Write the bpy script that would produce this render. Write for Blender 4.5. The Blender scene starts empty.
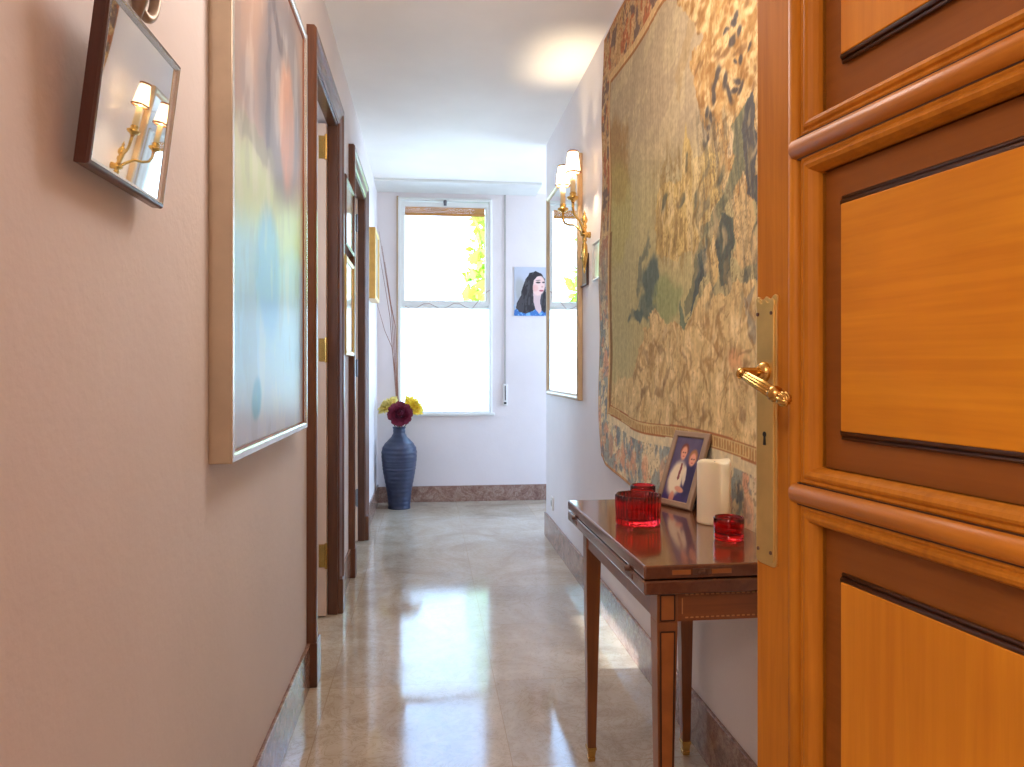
import bpy, math, random
import numpy as np
from mathutils import Vector, Matrix

random.seed(7)
scene = bpy.context.scene
COL = scene.collection

# ------------------------------------------------------------------ geometry of the photograph
F = 740.0
TH = math.atan(84 / 740.0)
H = 1.08
HY = 370.0
CS, SN = math.cos(TH), math.sin(TH)


def ray(px, py):
    u = (px - 512) / F
    v = (HY - py) / F
    return (u * CS + SN, -u * SN + CS, v)


def on_z(px, py, z=0.0):
    d = ray(px, py)
    t = (z - H) / d[2]
    return (d[0] * t, d[1] * t, z)


def on_x(px, py, X):
    d = ray(px, py)
    t = X / d[0]
    return (X, d[1] * t, H + d[2] * t)


def on_y(px, py, Y):
    d = ray(px, py)
    t = Y / d[1]
    return (d[0] * t, Y, H + d[2] * t)


def to_photo(x, y, z):
    zc = x * SN + y * CS
    xc = x * CS - y * SN
    return 512 + F * xc / zc, HY - F * (z - H) / zc


# ------------------------------------------------------------------ colour
def lin1(c):
    c = c / 255.0
    return c / 12.92 if c <= 0.04045 else ((c + 0.055) / 1.055) ** 2.4


def rgb(r, g, b):
    return (lin1(r), lin1(g), lin1(b), 1.0)


def np_lin(a):
    a = np.clip(a, 0, 255) / 255.0
    return np.where(a <= 0.04045, a / 12.92, ((a + 0.055) / 1.055) ** 2.4)


# ------------------------------------------------------------------ materials
def new_mat(name):
    m = bpy.data.materials.new(name)
    m.use_nodes = True
    nt = m.node_tree
    for n in list(nt.nodes):
        nt.nodes.remove(n)
    out = nt.nodes.new('ShaderNodeOutputMaterial')
    p = nt.nodes.new('ShaderNodeBsdfPrincipled')
    nt.links.new(p.outputs[0], out.inputs[0])
    return m, nt, p, out


def coords(nt, space='Object', scale=(1, 1, 1)):
    mp = nt.nodes.new('ShaderNodeMapping')
    mp.inputs['Scale'].default_value = scale
    if space == 'World':
        g = nt.nodes.new('ShaderNodeNewGeometry')
        nt.links.new(g.outputs['Position'], mp.inputs[0])
    else:
        tc = nt.nodes.new('ShaderNodeTexCoord')
        nt.links.new(tc.outputs[space], mp.inputs[0])
    return mp.outputs[0]


def noise(nt, vec, scale=5, detail=4, rough=0.55, dist=0.0):
    n = nt.nodes.new('ShaderNodeTexNoise')
    n.inputs['Scale'].default_value = scale
    n.inputs['Detail'].default_value = detail
    n.inputs['Roughness'].default_value = rough
    n.inputs['Distortion'].default_value = dist
    nt.links.new(vec, n.inputs['Vector'])
    return n.outputs['Fac']


def ramp(nt, fac, stops):
    r = nt.nodes.new('ShaderNodeValToRGB')
    e = r.color_ramp.elements
    while len(e) < len(stops):
        e.new(0.5)
    for k, (pos, c) in enumerate(stops):
        e[k].position = pos
        e[k].color = c
    nt.links.new(fac, r.inputs[0])
    return r.outputs[0]


def mixc(nt, fac, a, b, mode='MIX'):
    m = nt.nodes.new('ShaderNodeMix')
    m.data_type = 'RGBA'
    m.blend_type = mode
    for sock, val in ((m.inputs[0], fac), (m.inputs[6], a), (m.inputs[7], b)):
        if hasattr(val, 'default_value'):
            nt.links.new(val, sock)
        else:
            sock.default_value = val
    return m.outputs[2]


def bump(nt, p, hgt, strength=0.2, dist=0.01):
    b = nt.nodes.new('ShaderNodeBump')
    b.inputs['Strength'].default_value = strength
    b.inputs['Distance'].default_value = dist
    nt.links.new(hgt, b.inputs['Height'])
    nt.links.new(b.outputs[0], p.inputs['Normal'])


def scl(c, k):
    return (min(1, c[0] * k), min(1, c[1] * k), min(1, c[2] * k), 1)


def plain(name, c, rough=0.5, metal=0.0, var=0.12, scale=8, bmp=0.0, bscale=60, spec=0.5, coat=0.0, space='Object'):
    m, nt, p, out = new_mat(name)
    v = coords(nt, space)
    col = ramp(nt, noise(nt, v, scale), [(0.3, scl(c, 1 - var)), (0.7, scl(c, 1 + var))])
    nt.links.new(col, p.inputs['Base Color'])
    p.inputs['Roughness'].default_value = rough
    p.inputs['Metallic'].default_value = metal
    p.inputs['Specular IOR Level'].default_value = spec
    p.inputs['Coat Weight'].default_value = coat
    p.inputs['Coat Roughness'].default_value = 0.1
    if bmp:
        bump(nt, p, noise(nt, v, bscale, 3), bmp, 0.004)
    return m


def wood(name, light, dark, axis='z', rough=0.3, coat=0.3, scale=1.0, figure=0.5, spec=0.5):
    m, nt, p, out = new_mat(name)
    s = [14.0, 14.0, 14.0]
    s['xyz'.index(axis)] = 1.3
    v = coords(nt, 'Object', tuple(q * scale for q in s))
    f1 = noise(nt, v, 1.6, 5, 0.6, 1.2)
    s2 = [90.0, 90.0, 90.0]
    s2['xyz'.index(axis)] = 3.0
    f2 = noise(nt, coords(nt, 'Object', tuple(q * scale for q in s2)), 1.5, 3, 0.6)
    f3 = noise(nt, coords(nt, 'Object'), 7 * scale, 3, 0.5)
    mid = tuple((light[i] + dark[i]) / 2 for i in range(3)) + (1,)
    c1 = ramp(nt, f1, [(0.5 - figure * .5, dark), (0.5, mid), (0.5 + figure * .4, light)])
    c2 = mixc(nt, 0.25, c1, ramp(nt, f2, [(0.35, scl(dark, .9)), (0.65, light)]))
    c3 = mixc(nt, 0.35, c2, ramp(nt, f3, [(0.35, scl(mid, .8)), (0.65, scl(mid, 1.2))]))
    nt.links.new(c3, p.inputs['Base Color'])
    p.inputs['Roughness'].default_value = rough
    p.inputs['Coat Weight'].default_value = coat
    p.inputs['Coat Roughness'].default_value = 0.12
    p.inputs['Specular IOR Level'].default_value = spec
    bump(nt, p, f2, 0.06, 0.002)
    return m


def plaster(name, c, bstr=0.13):
    m, nt, p, out = new_mat(name)
    v = coords(nt, 'World')
    n1 = noise(nt, v, 2.2, 4)
    col = ramp(nt, n1, [(0.3, scl(c, .96)), (0.7, scl(c, 1.03))])
    nt.links.new(col, p.inputs['Base Color'])
    p.inputs['Roughness'].default_value = 0.6
    p.inputs['Specular IOR Level'].default_value = 0.25
    a = nt.nodes.new('ShaderNodeMath')
    a.operation = 'MULTIPLY_ADD'
    nt.links.new(noise(nt, v, 5, 6, 0.6, 0.4), a.inputs[0])
    a.inputs[1].default_value = 3.0
    nt.links.new(noise(nt, v, 60, 3), a.inputs[2])
    bump(nt, p, a.outputs[0], bstr, 0.006)
    return m


def marble_floor(name):
    m, nt, p, out = new_mat(name)
    v = coords(nt, 'World')
    tile = nt.nodes.new('ShaderNodeTexBrick')
    tile.offset = 0.0
    tile.inputs['Scale'].default_value = 1.0
    tile.inputs['Brick Width'].default_value = 0.56
    tile.inputs['Row Height'].default_value = 0.56
    tile.inputs['Mortar Size'].default_value = 0.0016
    tile.inputs['Mortar Smooth'].default_value = 0.6
    tile.inputs['Color1'].default_value = (0.2, 0.2, 0.2, 1)
    tile.inputs['Color2'].default_value = (0.8, 0.8, 0.8, 1)
    tile.inputs['Mortar'].default_value = (0, 0, 0, 1)
    mp = nt.nodes.new('ShaderNodeMapping')
    mp.inputs['Location'].default_value = (0.33, 0.24, 0)
    nt.links.new(v, mp.inputs[0])
    nt.links.new(mp.outputs[0], tile.inputs['Vector'])
    n1 = noise(nt, v, 2.5, 8, 0.65, 1.4)
    n2 = noise(nt, v, 11, 8, 0.7, 2.2)
    base = ramp(nt, n1, [(0.28, rgb(168, 150, 130)), (0.5, rgb(194, 180, 160)), (0.72, rgb(212, 201, 184))])
    vein = ramp(nt, n2, [(0.47, (1, 1, 1, 1)), (0.5, rgb(205, 192, 172)), (0.53, (1, 1, 1, 1))])
    c = mixc(nt, 0.55, base, vein, 'MULTIPLY')
    shade = ramp(nt, tile.outputs['Color'], [(0.0, (.86, .86, .86, 1)), (1.0, (1.08, 1.06, 1.02, 1))])
    c = mixc(nt, 1.0, c, shade, 'MULTIPLY')
    c = mixc(nt, tile.outputs['Fac'], c, rgb(172, 148, 122))
    nt.links.new(c, p.inputs['Base Color'])
    r = nt.nodes.new('ShaderNodeMapRange')
    nt.links.new(noise(nt, v, 3.5, 5), r.inputs[0])
    r.inputs[1].default_value = 0.3
    r.inputs[2].default_value = 0.75
    r.inputs[3].default_value = 0.06
    r.inputs[4].default_value = 0.15
    nt.links.new(r.outputs[0], p.inputs['Roughness'])
    p.inputs['Specular IOR Level'].default_value = 0.75
    bump(nt, p, noise(nt, v, 1.6, 3), 0.05, 0.02)
    return m


def marble_skirt(name):
    m, nt, p, out = new_mat(name)
    v = coords(nt, 'World')
    n1 = noise(nt, v, 9, 9, 0.7, 2.0)
    n2 = noise(nt, v, 22, 8, 0.7, 3.0)
    c = ramp(nt, n1, [(0.25, rgb(104, 74, 66)), (0.45, rgb(150, 116, 102)), (0.6, rgb(172, 146, 132)), (0.8, rgb(122, 92, 86))])
    c = mixc(nt, 0.7, c, ramp(nt, n2, [(0.44, (1, 1, 1, 1)), (0.5, rgb(235, 222, 212)), (0.52, rgb(150, 120, 110)), (0.56, (1, 1, 1, 1))]), 'MULTIPLY')
    nt.links.new(c, p.inputs['Base Color'])
    p.inputs['Roughness'].default_value = 0.16
    p.inputs['Specular IOR Level'].default_value = 0.6
    return m


def painted(name, rough=0.5, bmp=0.0, bscale=300, spec=0.3, coat=0.0, bdist=0.001, stretch=(1, 1, 1)):
    m, nt, p, out = new_mat(name)
    a = nt.nodes.new('ShaderNodeAttribute')
    a.attribute_name = 'Col'
    nt.links.new(a.outputs['Color'], p.inputs['Base Color'])
    p.inputs['Roughness'].default_value = rough
    p.inputs['Specular IOR Level'].default_value = spec
    p.inputs['Coat Weight'].default_value = coat
    p.inputs['Coat Roughness'].default_value = 0.15
    if bmp:
        bump(nt, p, noise(nt, coords(nt, 'Object', stretch), bscale, 3), bmp, bdist)
    return m


def glass_red(name):
    m, nt, p, out = new_mat(name)
    p.inputs['Base Color'].default_value = (0.92, 0.035, 0.05, 1)
    p.inputs['Transmission Weight'].default_value = 1.0
    p.inputs['Roughness'].default_value = 0.03
    p.inputs['IOR'].default_value = 1.45
    return m


def pane_glass(name):
    m, nt, p, out = new_mat(name)
    nt.nodes.remove(p)
    t = nt.nodes.new('ShaderNodeBsdfTransparent')
    t.inputs[0].default_value = (0.96, 0.98, 0.98, 1)
    g = nt.nodes.new('ShaderNodeBsdfGlossy')
    g.inputs['Roughness'].default_value = 0.02
    fr = nt.nodes.new('ShaderNodeFresnel')
    fr.inputs[0].default_value = 1.45
    mx = nt.nodes.new('ShaderNodeMixShader')
    nt.links.new(fr.outputs[0], mx.inputs[0])
    nt.links.new(t.outputs[0], mx.inputs[1])
    nt.links.new(g.outputs[0], mx.inputs[2])
    nt.links.new(mx.outputs[0], out.inputs[0])
    return m


def frosted_glass(name):
    m, nt, p, out = new_mat(name)
    nt.nodes.remove(p)
    t = nt.nodes.new('ShaderNodeBsdfTransparent')
    t.inputs[0].default_value = (0.97, 0.99, 1.0, 1)
    d = nt.nodes.new('ShaderNodeBsdfTranslucent')
    d.inputs[0].default_value = (0.9, 0.95, 0.97, 1)
    mx = nt.nodes.new('ShaderNodeMixShader')
    mx.inputs[0].default_value = 0.35
    nt.links.new(t.outputs[0], mx.inputs[1])
    nt.links.new(d.outputs[0], mx.inputs[2])
    nt.links.new(mx.outputs[0], out.inputs[0])
    return m


def lamp_shade_mat(name):
    m, nt, p, out = new_mat(name)
    nt.nodes.remove(p)
    d = nt.nodes.new('ShaderNodeBsdfDiffuse')
    d.inputs[0].default_value = (0.95, 0.90, 0.80, 1)
    t = nt.nodes.new('ShaderNodeBsdfTranslucent')
    t.inputs[0].default_value = (1.0, 0.93, 0.78, 1)
    mx = nt.nodes.new('ShaderNodeMixShader')
    mx.inputs[0].default_value = 0.78
    nt.links.new(d.outputs[0], mx.inputs[1])
    nt.links.new(t.outputs[0], mx.inputs[2])
    nt.links.new(mx.outputs[0], out.inputs[0])
    return m


def emitter(name, c, s):
    m, nt, p, out = new_mat(name)
    p.inputs['Base Color'].default_value = c
    p.inputs['Emission Color'].default_value = c
    p.inputs['Emission Strength'].default_value = s
    return m


M = {}
M['wall'] = plaster('wall_plaster', rgb(230, 221, 219))
M['ceiling'] = plaster('ceiling_plaster', rgb(250, 245, 238), 0.08)
M['floor'] = marble_floor('polished_marble')
M['skirt'] = marble_skirt('veined_marble')
M['casing'] = wood('walnut_casing', rgb(122, 74, 46), rgb(74, 40, 25), 'z', 0.3, 0.3)
M['jamb'] = wood('walnut_jamb', rgb(112, 70, 46), rgb(70, 40, 26), 'z', 0.35, 0.2)
M['leaf'] = plain('cream_door_paint', rgb(214, 186, 164), 0.45, var=.03)
M['stile'] = wood('honey_pine_upright', rgb(224, 148, 44), rgb(150, 82, 12), 'z', 0.5, 0.0, 1.0, .75, .2)
M['rail'] = wood('honey_pine_level', rgb(228, 148, 46), rgb(160, 88, 14), 'x', 0.42, 0.04, 1.0, .7, .3)
M['field_level'] = wood('amber_veneer_level', rgb(244, 168, 38), rgb(196, 108, 8), 'x', 0.42, 0.05, .9, .75, .3)
M['field_upright'] = wood('amber_veneer_upright', rgb(242, 166, 44), rgb(198, 110, 12), 'z', 0.42, 0.05, .8, .7, .3)
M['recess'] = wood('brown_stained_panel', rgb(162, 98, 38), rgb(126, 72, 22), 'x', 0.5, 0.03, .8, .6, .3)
M['dark_line'] = plain('dark_bead', rgb(74, 40, 18), 0.35, var=.2)
M['brass'] = plain('aged_brass', rgb(214, 172, 96), 0.24, 1.0, .1, 30)
M['brass_plate'] = plain('brushed_brass', rgb(222, 192, 124), 0.45, 1.0, .12, 18, .08, 120)
M['steel'] = plain('grey_steel', rgb(120, 120, 124), 0.35, 1.0, .1)
M['black'] = plain('black_gap', rgb(14, 10, 8), 0.6)
M['silver_frame'] = plain('champagne_silver_leaf', rgb(206, 190, 166), 0.32, .65, .08, 12)
M['silver_edge'] = plain('bright_silver_edge', rgb(226, 222, 214), 0.25, .8, .04)
M['rust_edge'] = plain('rust_brown_liner', rgb(122, 70, 44), 0.5, 0, .15)
M['mahogany'] = wood('mahogany_frame', rgb(90, 42, 28), rgb(50, 22, 15), 'z', 0.3, 0.25)
M['gold'] = plain('gold_leaf', rgb(206, 166, 92), 0.34, .8, .1, 20)
M['mirror'] = None
m_, nt_, p_, o_ = new_mat('mirror_silver')
p_.inputs['Base Color'].default_value = (.93, .94, .93, 1)
p_.inputs['Metallic'].default_value = 1.0
p_.inputs['Roughness'].default_value = 0.015
M['mirror'] = m_
M['white_paint'] = plain('white_window_paint', rgb(226, 226, 220), 0.4, var=.03)
M['trim_tan'] = plain('tan_window_trim', rgb(196, 166, 128), 0.5, var=.08)
M['pane'] = pane_glass('clear_pane')
M['frost'] = frosted_glass('frosted_pane')
M['bamboo'] = wood('bamboo_blind', rgb(226, 160, 84), rgb(166, 106, 48), 'x', 0.5, 0, 1.5)
M['strap'] = plain('grey_webbing', rgb(176, 170, 164), 0.8, var=.06)
M['plastic'] = plain('white_plastic', rgb(228, 226, 222), 0.35, var=.02)
M['vase'] = plain('slate_blue_glaze', rgb(52, 60, 84), 0.42, 0, .14, 14, .15, 90)
M['maroon'] = plain('maroon_petal', rgb(116, 22, 50), 0.65, var=.25, scale=40)
M['yellow'] = plain('yellow_petal', rgb(248, 216, 70), 0.6, var=.12, scale=40)
M['pale_yellow'] = plain('pale_yellow_petal', rgb(244, 226, 140), 0.6, var=.1, scale=40)
for k_ in ('yellow', 'pale_yellow'):
    nt_ = M[k_].node_tree
    p_ = nt_.nodes['Principled BSDF']
    o_ = nt_.nodes['Material Output']
    tl_ = nt_.nodes.new('ShaderNodeBsdfTranslucent')
    nt_.links.new(p_.inputs['Base Color'].links[0].from_socket, tl_.inputs[0])
    mx_ = nt_.nodes.new('ShaderNodeMixShader')
    mx_.inputs[0].default_value = .5
    nt_.links.new(p_.outputs[0], mx_.inputs[1])
    nt_.links.new(tl_.outputs[0], mx_.inputs[2])
    nt_.links.new(mx_.outputs[0], o_.inputs[0])
M['stem'] = plain('green_stem', rgb(70, 96, 50), 0.6)
M['twig'] = plain('dry_twig', rgb(150, 104, 84), 0.7, var=.2)
M['table'] = wood('polished_mahogany_level', rgb(128, 74, 44), rgb(78, 40, 24), 'y', 0.09, 0.8, .8, .5)
M['table_side'] = wood('mahogany_upright', rgb(158, 96, 50), rgb(104, 56, 26), 'z', 0.3, 0.25, 1.0, .5)
M['table_rail'] = wood('mahogany_apron', rgb(156, 92, 48), rgb(102, 54, 26), 'x', 0.3, 0.25, 1.0, .5)
M['inlay'] = plain('satinwood_inlay', rgb(164, 98, 46), 0.3, 0, .12, 30)
M['dash'] = plain('pale_stringing', rgb(196, 136, 80), 0.35)
M['string'] = plain('ebony_stringing', rgb(48, 24, 14), 0.35)
M['red_glass'] = glass_red('red_glass')
M['wax'] = plain('ivory_wax', rgb(244, 230, 196), 0.45, 0, .02, 6)
M['wax'].node_tree.nodes['Principled BSDF'].inputs['Subsurface Weight'].default_value = 0.25
M['wax'].node_tree.nodes['Principled BSDF'].inputs['Subsurface Radius'].default_value = (.02, .012, .006)
M['photo_frame'] = plain('taupe_photo_frame', rgb(156, 132, 110), 0.42, .15, .08, 40)
M['felt'] = plain('black_felt', rgb(26, 18, 22), 0.8)
M['tapestry'] = painted('woven_tapestry', 0.9, 0.5, 1.0, 0.15, bdist=.003, stretch=(420, 420, 90))
M['canvas'] = painted('oil_canvas', 0.3, 0.12, 60, 0.45, 0.0)
M['print'] = painted('printed_photo', 0.35, 0, spec=.4)
M['shade'] = lamp_shade_mat('parchment_shade')
M['candle_tube'] = plain('cream_candle_sleeve', rgb(238, 214, 160), 0.45, var=.04)
M['trim_gilt'] = plain('gilt_braid', rgb(138, 82, 34), .5)
M['bulb'] = emitter('lit_bulb', (1.0, .72, .38, 1), 12)
M['leaf_green'] = plain('sunlit_leaf', rgb(178, 206, 60), 0.6, 0, .3, 3)
M['bark'] = plain('tree_bark', rgb(96, 80, 60), 0.9, 0, .2)
M['ornament'] = plain('old_silver_gilt', rgb(168, 150, 134), 0.4, .4, .15, 30)
M['mat_board'] = plain('cream_mat_board', rgb(240, 236, 222), 0.6, var=.02)


# ------------------------------------------------------------------ objects
def tag(o, label=None, cat=None, group=None, kind=None):
    if label:
        o['label'] = label
    if cat:
        o['category'] = cat
    if group:
        o['group'] = group
    if kind:
        o['kind'] = kind
    return o


def empty(name, loc, rot=(0, 0, 0), label=None, cat=None, group=None, kind=None):
    o = bpy.data.objects.new(name, None)
    o.empty_display_size = 0.1
    o.location = loc
    o.rotation_euler = rot
    COL.objects.link(o)
    return tag(o, label, cat, group, kind)


def origin_of(o):
    v = Vector((0, 0, 0))
    while o is not None:
        v += o.location
        o = o.parent
    return v


class MB:
    def __init__(self):
        self.v = []
        self.f = []

    def add(self, vs, fs):
        n = len(self.v)
        self.v += [tuple(p) for p in vs]
        self.f += [tuple(i + n for i in f) for f in fs]
        return self

    def box(self, x0, x1, y0, y1, z0, z1):
        vs = [(x, y, z) for z in (z0, z1) for y in (y0, y1) for x in (x0, x1)]
        return self.add(vs, [(0, 2, 3, 1), (4, 5, 7, 6), (0, 1, 5, 4), (2, 6, 7, 3), (0, 4, 6, 2), (1, 3, 7, 5)])

    def taper(self, x, y, z0, z1, a, b):
        """square post centred on x, y: half size a at z0, b at z1"""
        vs = [(x + sx * h, y + sy * h, z) for z, h in ((z0, a), (z1, b)) for sy in (-1, 1) for sx in (-1, 1)]
        return self.add(vs, [(0, 2, 3, 1), (4, 5, 7, 6), (0, 1, 5, 4), (2, 6, 7, 3), (0, 4, 6, 2), (1, 3, 7, 5)])

    def hexa(self, p):
        return self.add(p, [(0, 3, 2, 1), (4, 5, 6, 7), (0, 1, 5, 4), (1, 2, 6, 5), (2, 3, 7, 6), (3, 0, 4, 7)])

    def tube(self, pts, rad, n=10, flute=0, depth=0.0, cap=True):
        pts = [Vector(p) for p in pts]
        if not hasattr(rad, '__len__'):
            rad = [rad] * len(pts)
        vs, fs = [], []
        t0 = (pts[1] - pts[0]).normalized()
        up = Vector((0, 0, 1)) if abs(t0.z) < 0.9 else Vector((1, 0, 0))
        side = t0.cross(up).normalized()
        for i, p in enumerate(pts):
            a = pts[max(0, i - 1)]
            b = pts[min(len(pts) - 1, i + 1)]
            t = (b - a).normalized()
            side = (side - t * side.dot(t)).normalized()
            up2 = t.cross(side)
            for k in range(n):
                w = 2 * math.pi * k / n
                r = rad[i] * (1 - depth * (0.5 - 0.5 * math.cos(flute * w))) if flute else rad[i]
                vs.append(p + side * (r * math.cos(w)) + up2 * (r * math.sin(w)))
        for i in range(len(pts) - 1):
            for k in range(n):
                fs.append((i * n + k, i * n + (k + 1) % n, (i + 1) * n + (k + 1) % n, (i + 1) * n + k))
        if cap:
            fs.append(tuple(range(n - 1, -1, -1)))
            fs.append(tuple((len(pts) - 1) * n + k for k in range(n)))
        return self.add(vs, fs)

    def lathe(self, prof, c, n=32, mod=None, cap=True):
        """prof: (radius, height) from bottom to top; axis z through c"""
        vs, fs = [], []
        for (r, z) in prof:
            for k in range(n):
                w = 2 * math.pi * k / n
                q = r * (mod(w) if mod else 1)
                vs.append((c[0] + q * math.cos(w), c[1] + q * math.sin(w), c[2] + z))
        for i in range(len(prof) - 1):
            for k in range(n):
                fs.append((i * n + k, i * n + (k + 1) % n, (i + 1) * n + (k + 1) % n, (i + 1) * n + k))
        if cap:
            fs.append(tuple(range(n - 1, -1, -1)))
            fs.append(tuple((len(prof) - 1) * n + k for k in range(n)))
        return self.add(vs, fs)

    def prism(self, poly, fn, a, b):
        """poly of 2d points, fn(p, h) to 3d, between heights a and b"""
        n = len(poly)
        vs = [fn(p, a) for p in poly] + [fn(p, b) for p in poly]
        fs = [tuple(range(n - 1, -1, -1)), tuple(range(n, 2 * n))]
        fs += [(k, (k + 1) % n, n + (k + 1) % n, n + k) for k in range(n)]
        return self.add(vs, fs)

    def sweep(self, rows, closed_path=False, closed_prof=True):
        """rows: list of equal-length lists of 3d points"""
        n = len(rows[0])
        vs = [p for r in rows for p in r]
        fs = []
        m = len(rows)
        for i in range(m if closed_path else m - 1):
            j = (i + 1) % m
            for k in range(n if closed_prof else n - 1):
                l = (k + 1) % n
                fs.append((i * n + k, i * n + l, j * n + l, j * n + k))
        if not closed_path and closed_prof:
            fs.append(tuple(range(n - 1, -1, -1)))
            fs.append(tuple((m - 1) * n + k for k in range(n)))
        return self.add(vs, fs)

    def rect_loop(self, a0, a1, b0, b1, prof, fn):
        """moulding round a rectangle; prof: (outward offset, height); fn(a, b, h) to 3d"""
        rows = []
        for (a, b, sa, sb) in ((a0, b0, -1, -1), (a1, b0, 1, -1), (a1, b1, 1, 1), (a0, b1, -1, 1)):
            rows.append([fn(a + sa * w, b + sb * w, h) for w, h in prof])
        return self.sweep(rows, True, True)

    def build(self, name, mat, parent=None, smooth=False, bevel=0.0, local=False, seg=2, origin=None, subsurf=0, solid=0.0):
        me = bpy.data.meshes.new(name)
        V = np.array(self.v, dtype=float)
        if parent is not None:
            off = Vector((0, 0, 0)) if local else origin_of(parent)
        elif origin is not None:
            off = Vector(origin)
        else:
            lo, hi = V.min(0), V.max(0)
            off = Vector(((lo[0] + hi[0]) / 2, (lo[1] + hi[1]) / 2, lo[2]))
        V = V - np.array(off)
        me.from_pydata([tuple(p) for p in V], [], self.f)
        me.validate()
        import bmesh
        bm = bmesh.new()
        bm.from_mesh(me)
        bmesh.ops.recalc_face_normals(bm, faces=bm.faces)
        bm.to_mesh(me)
        bm.free()
        me.materials.append(mat)
        o = bpy.data.objects.new(name, me)
        COL.objects.link(o)
        if parent is not None:
            o.parent = parent
        else:
            o.location = off
        if smooth:
            me.polygons.foreach_set('use_smooth', [True] * len(me.polygons))
        if solid:
            md = o.modifiers.new('Solidify', 'SOLIDIFY')
            md.thickness = solid
            md.offset = 0
        if bevel:
            md = o.modifiers.new('Bevel', 'BEVEL')
            md.width = bevel
            md.segments = seg
            md.limit_method = 'ANGLE'
            md.angle_limit = math.radians(40)
            md.harden_normals = False
        if subsurf:
            md = o.modifiers.new('Subdivision', 'SUBSURF')
            md.levels = subsurf
            md.render_levels = subsurf
        return o


def slab(name, mat, nu, nv, pos, back, colour, parent=None, smooth=True):
    """picture surface: grid of nu x nv points pos(u, v), edge and back displaced by vector back; colour(u, v) -> sRGB 0-255"""
    u, v = np.meshgrid(np.linspace(0, 1, nu), np.linspace(0, 1, nv))
    P = pos(u, v)                                   # (nv, nu, 3)
    C = np.clip(colour(u, v, P), 0, 255)
    ring = [(0, i) for i in range(nu)] + [(j, nu - 1) for j in range(1, nv)] + [(nv - 1, i) for i in range(nu - 2, -1, -1)] + [(j, 0) for j in range(nv - 2, 0, -1)]
    B = np.array([back(P[j, i]) if callable(back) else P[j, i] + np.array(back) for j, i in ring])
    Cb = np.array([C[j, i] for j, i in ring])
    V = np.concatenate([P.reshape(-1, 3), B])
    Call = np.concatenate([C.reshape(-1, 3), Cb])
    idx = np.arange(nu * nv).reshape(nv, nu)
    q = np.stack([idx[:-1, :-1], idx[:-1, 1:], idx[1:, 1:], idx[1:, :-1]], -1).reshape(-1, 4).tolist()
    N = nu * nv
    n = len(ring)
    rid = [int(idx[j, i]) for j, i in ring]
    q += [(rid[k], N + k, N + (k + 1) % n, rid[(k + 1) % n]) for k in range(n)]
    q.append(tuple(N + k for k in range(n - 1, -1, -1)))
    lo, hi = V.min(0), V.max(0)
    off = np.array(origin_of(parent)) if parent is not None else np.array([(lo[0] + hi[0]) / 2, (lo[1] + hi[1]) / 2, lo[2]])
    me = bpy.data.meshes.new(name)
    me.from_pydata((V - off).tolist(), [], q)
    at = me.color_attributes.new('Col', 'FLOAT_COLOR', 'POINT')
    rgba = np.ones((len(V), 4), dtype=np.float32)
    rgba[:, :3] = np_lin(Call)
    at.data.foreach_set('color', rgba.ravel())
    if smooth:
        me.polygons.foreach_set('use_smooth', [True] * ((nu - 1) * (nv - 1)) + [False] * (len(q) - (nu - 1) * (nv - 1)))
    me.materials.append(mat)
    o = bpy.data.objects.new(name, me)
    COL.objects.link(o)
    if parent is not None:
        o.parent = parent
    else:
        o.location = off.tolist()
    return o


# ------------------------------------------------------------------ numpy paint kit
def vnoise(x, y, seed=0):
    r = np.random.RandomState(seed).rand(256, 256)
    xi = np.floor(x).astype(int)
    yi = np.floor(y).astype(int)
    fx = x - xi
    fy = y - yi
    fx = fx * fx * (3 - 2 * fx)
    fy = fy * fy * (3 - 2 * fy)
    a = r[yi & 255, xi & 255]
    b = r[yi & 255, (xi + 1) & 255]
    c = r[(yi + 1) & 255, xi & 255]
    d = r[(yi + 1) & 255, (xi + 1) & 255]
    return (a * (1 - fx) + b * fx) * (1 - fy) + (c * (1 - fx) + d * fx) * fy


def fbm(x, y, seed=0, oct=4):
    s = np.zeros_like(x)
    a, t = 0.5, 0.0
    for k in range(oct):
        s += a * vnoise(x * 2 ** k, y * 2 ** k, seed + k)
        t += a
        a *= 0.55
    return s / t


def sstep(a, b, x):
    t = np.clip((x - a) / (b - a), 0, 1)
    return t * t * (3 - 2 * t)


def ell(x, y, cx, cy, rx, ry, ang=0.0, soft=0.25):
    c, s = math.cos(math.radians(ang)), math.sin(math.radians(ang))
    dx, dy = x - cx, y - cy
    d = np.sqrt(((dx * c + dy * s) / rx) ** 2 + ((-dx * s + dy * c) / ry) ** 2)
    return 1 - sstep(1 - soft, 1 + soft, d)


def polym(x, y, pts):
    inside = np.zeros(x.shape, bool)
    n = len(pts)
    for i in range(n):
        x1, y1 = pts[i]
        x2, y2 = pts[(i + 1) % n]
        if y1 == y2:
            continue
        c = ((y1 > y) != (y2 > y)) & (x < (x2 - x1) * (y - y1) / (y2 - y1) + x1)
        inside ^= c
    return inside.astype(float)


def lay(C, mask, col, k=1.0):
    m = (np.clip(mask, 0, 1) * k)[..., None]
    return C * (1 - m) + np.array(col, dtype=float) * m


# ================================================================== THE SETTING
CZ = 2.55            # ceiling
XL, XR = -0.41, 0.77
YF = 6.1
st = lambda o: tag(o, kind='structure')

st(MB().box(-2.6, 2.6, -2.7, 6.4, -0.1, 0).build('floor', M['floor']))
st(MB().box(-2.6, 2.6, -2.7, 6.4, CZ, CZ + .1).build('ceiling', M['ceiling']))

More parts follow.
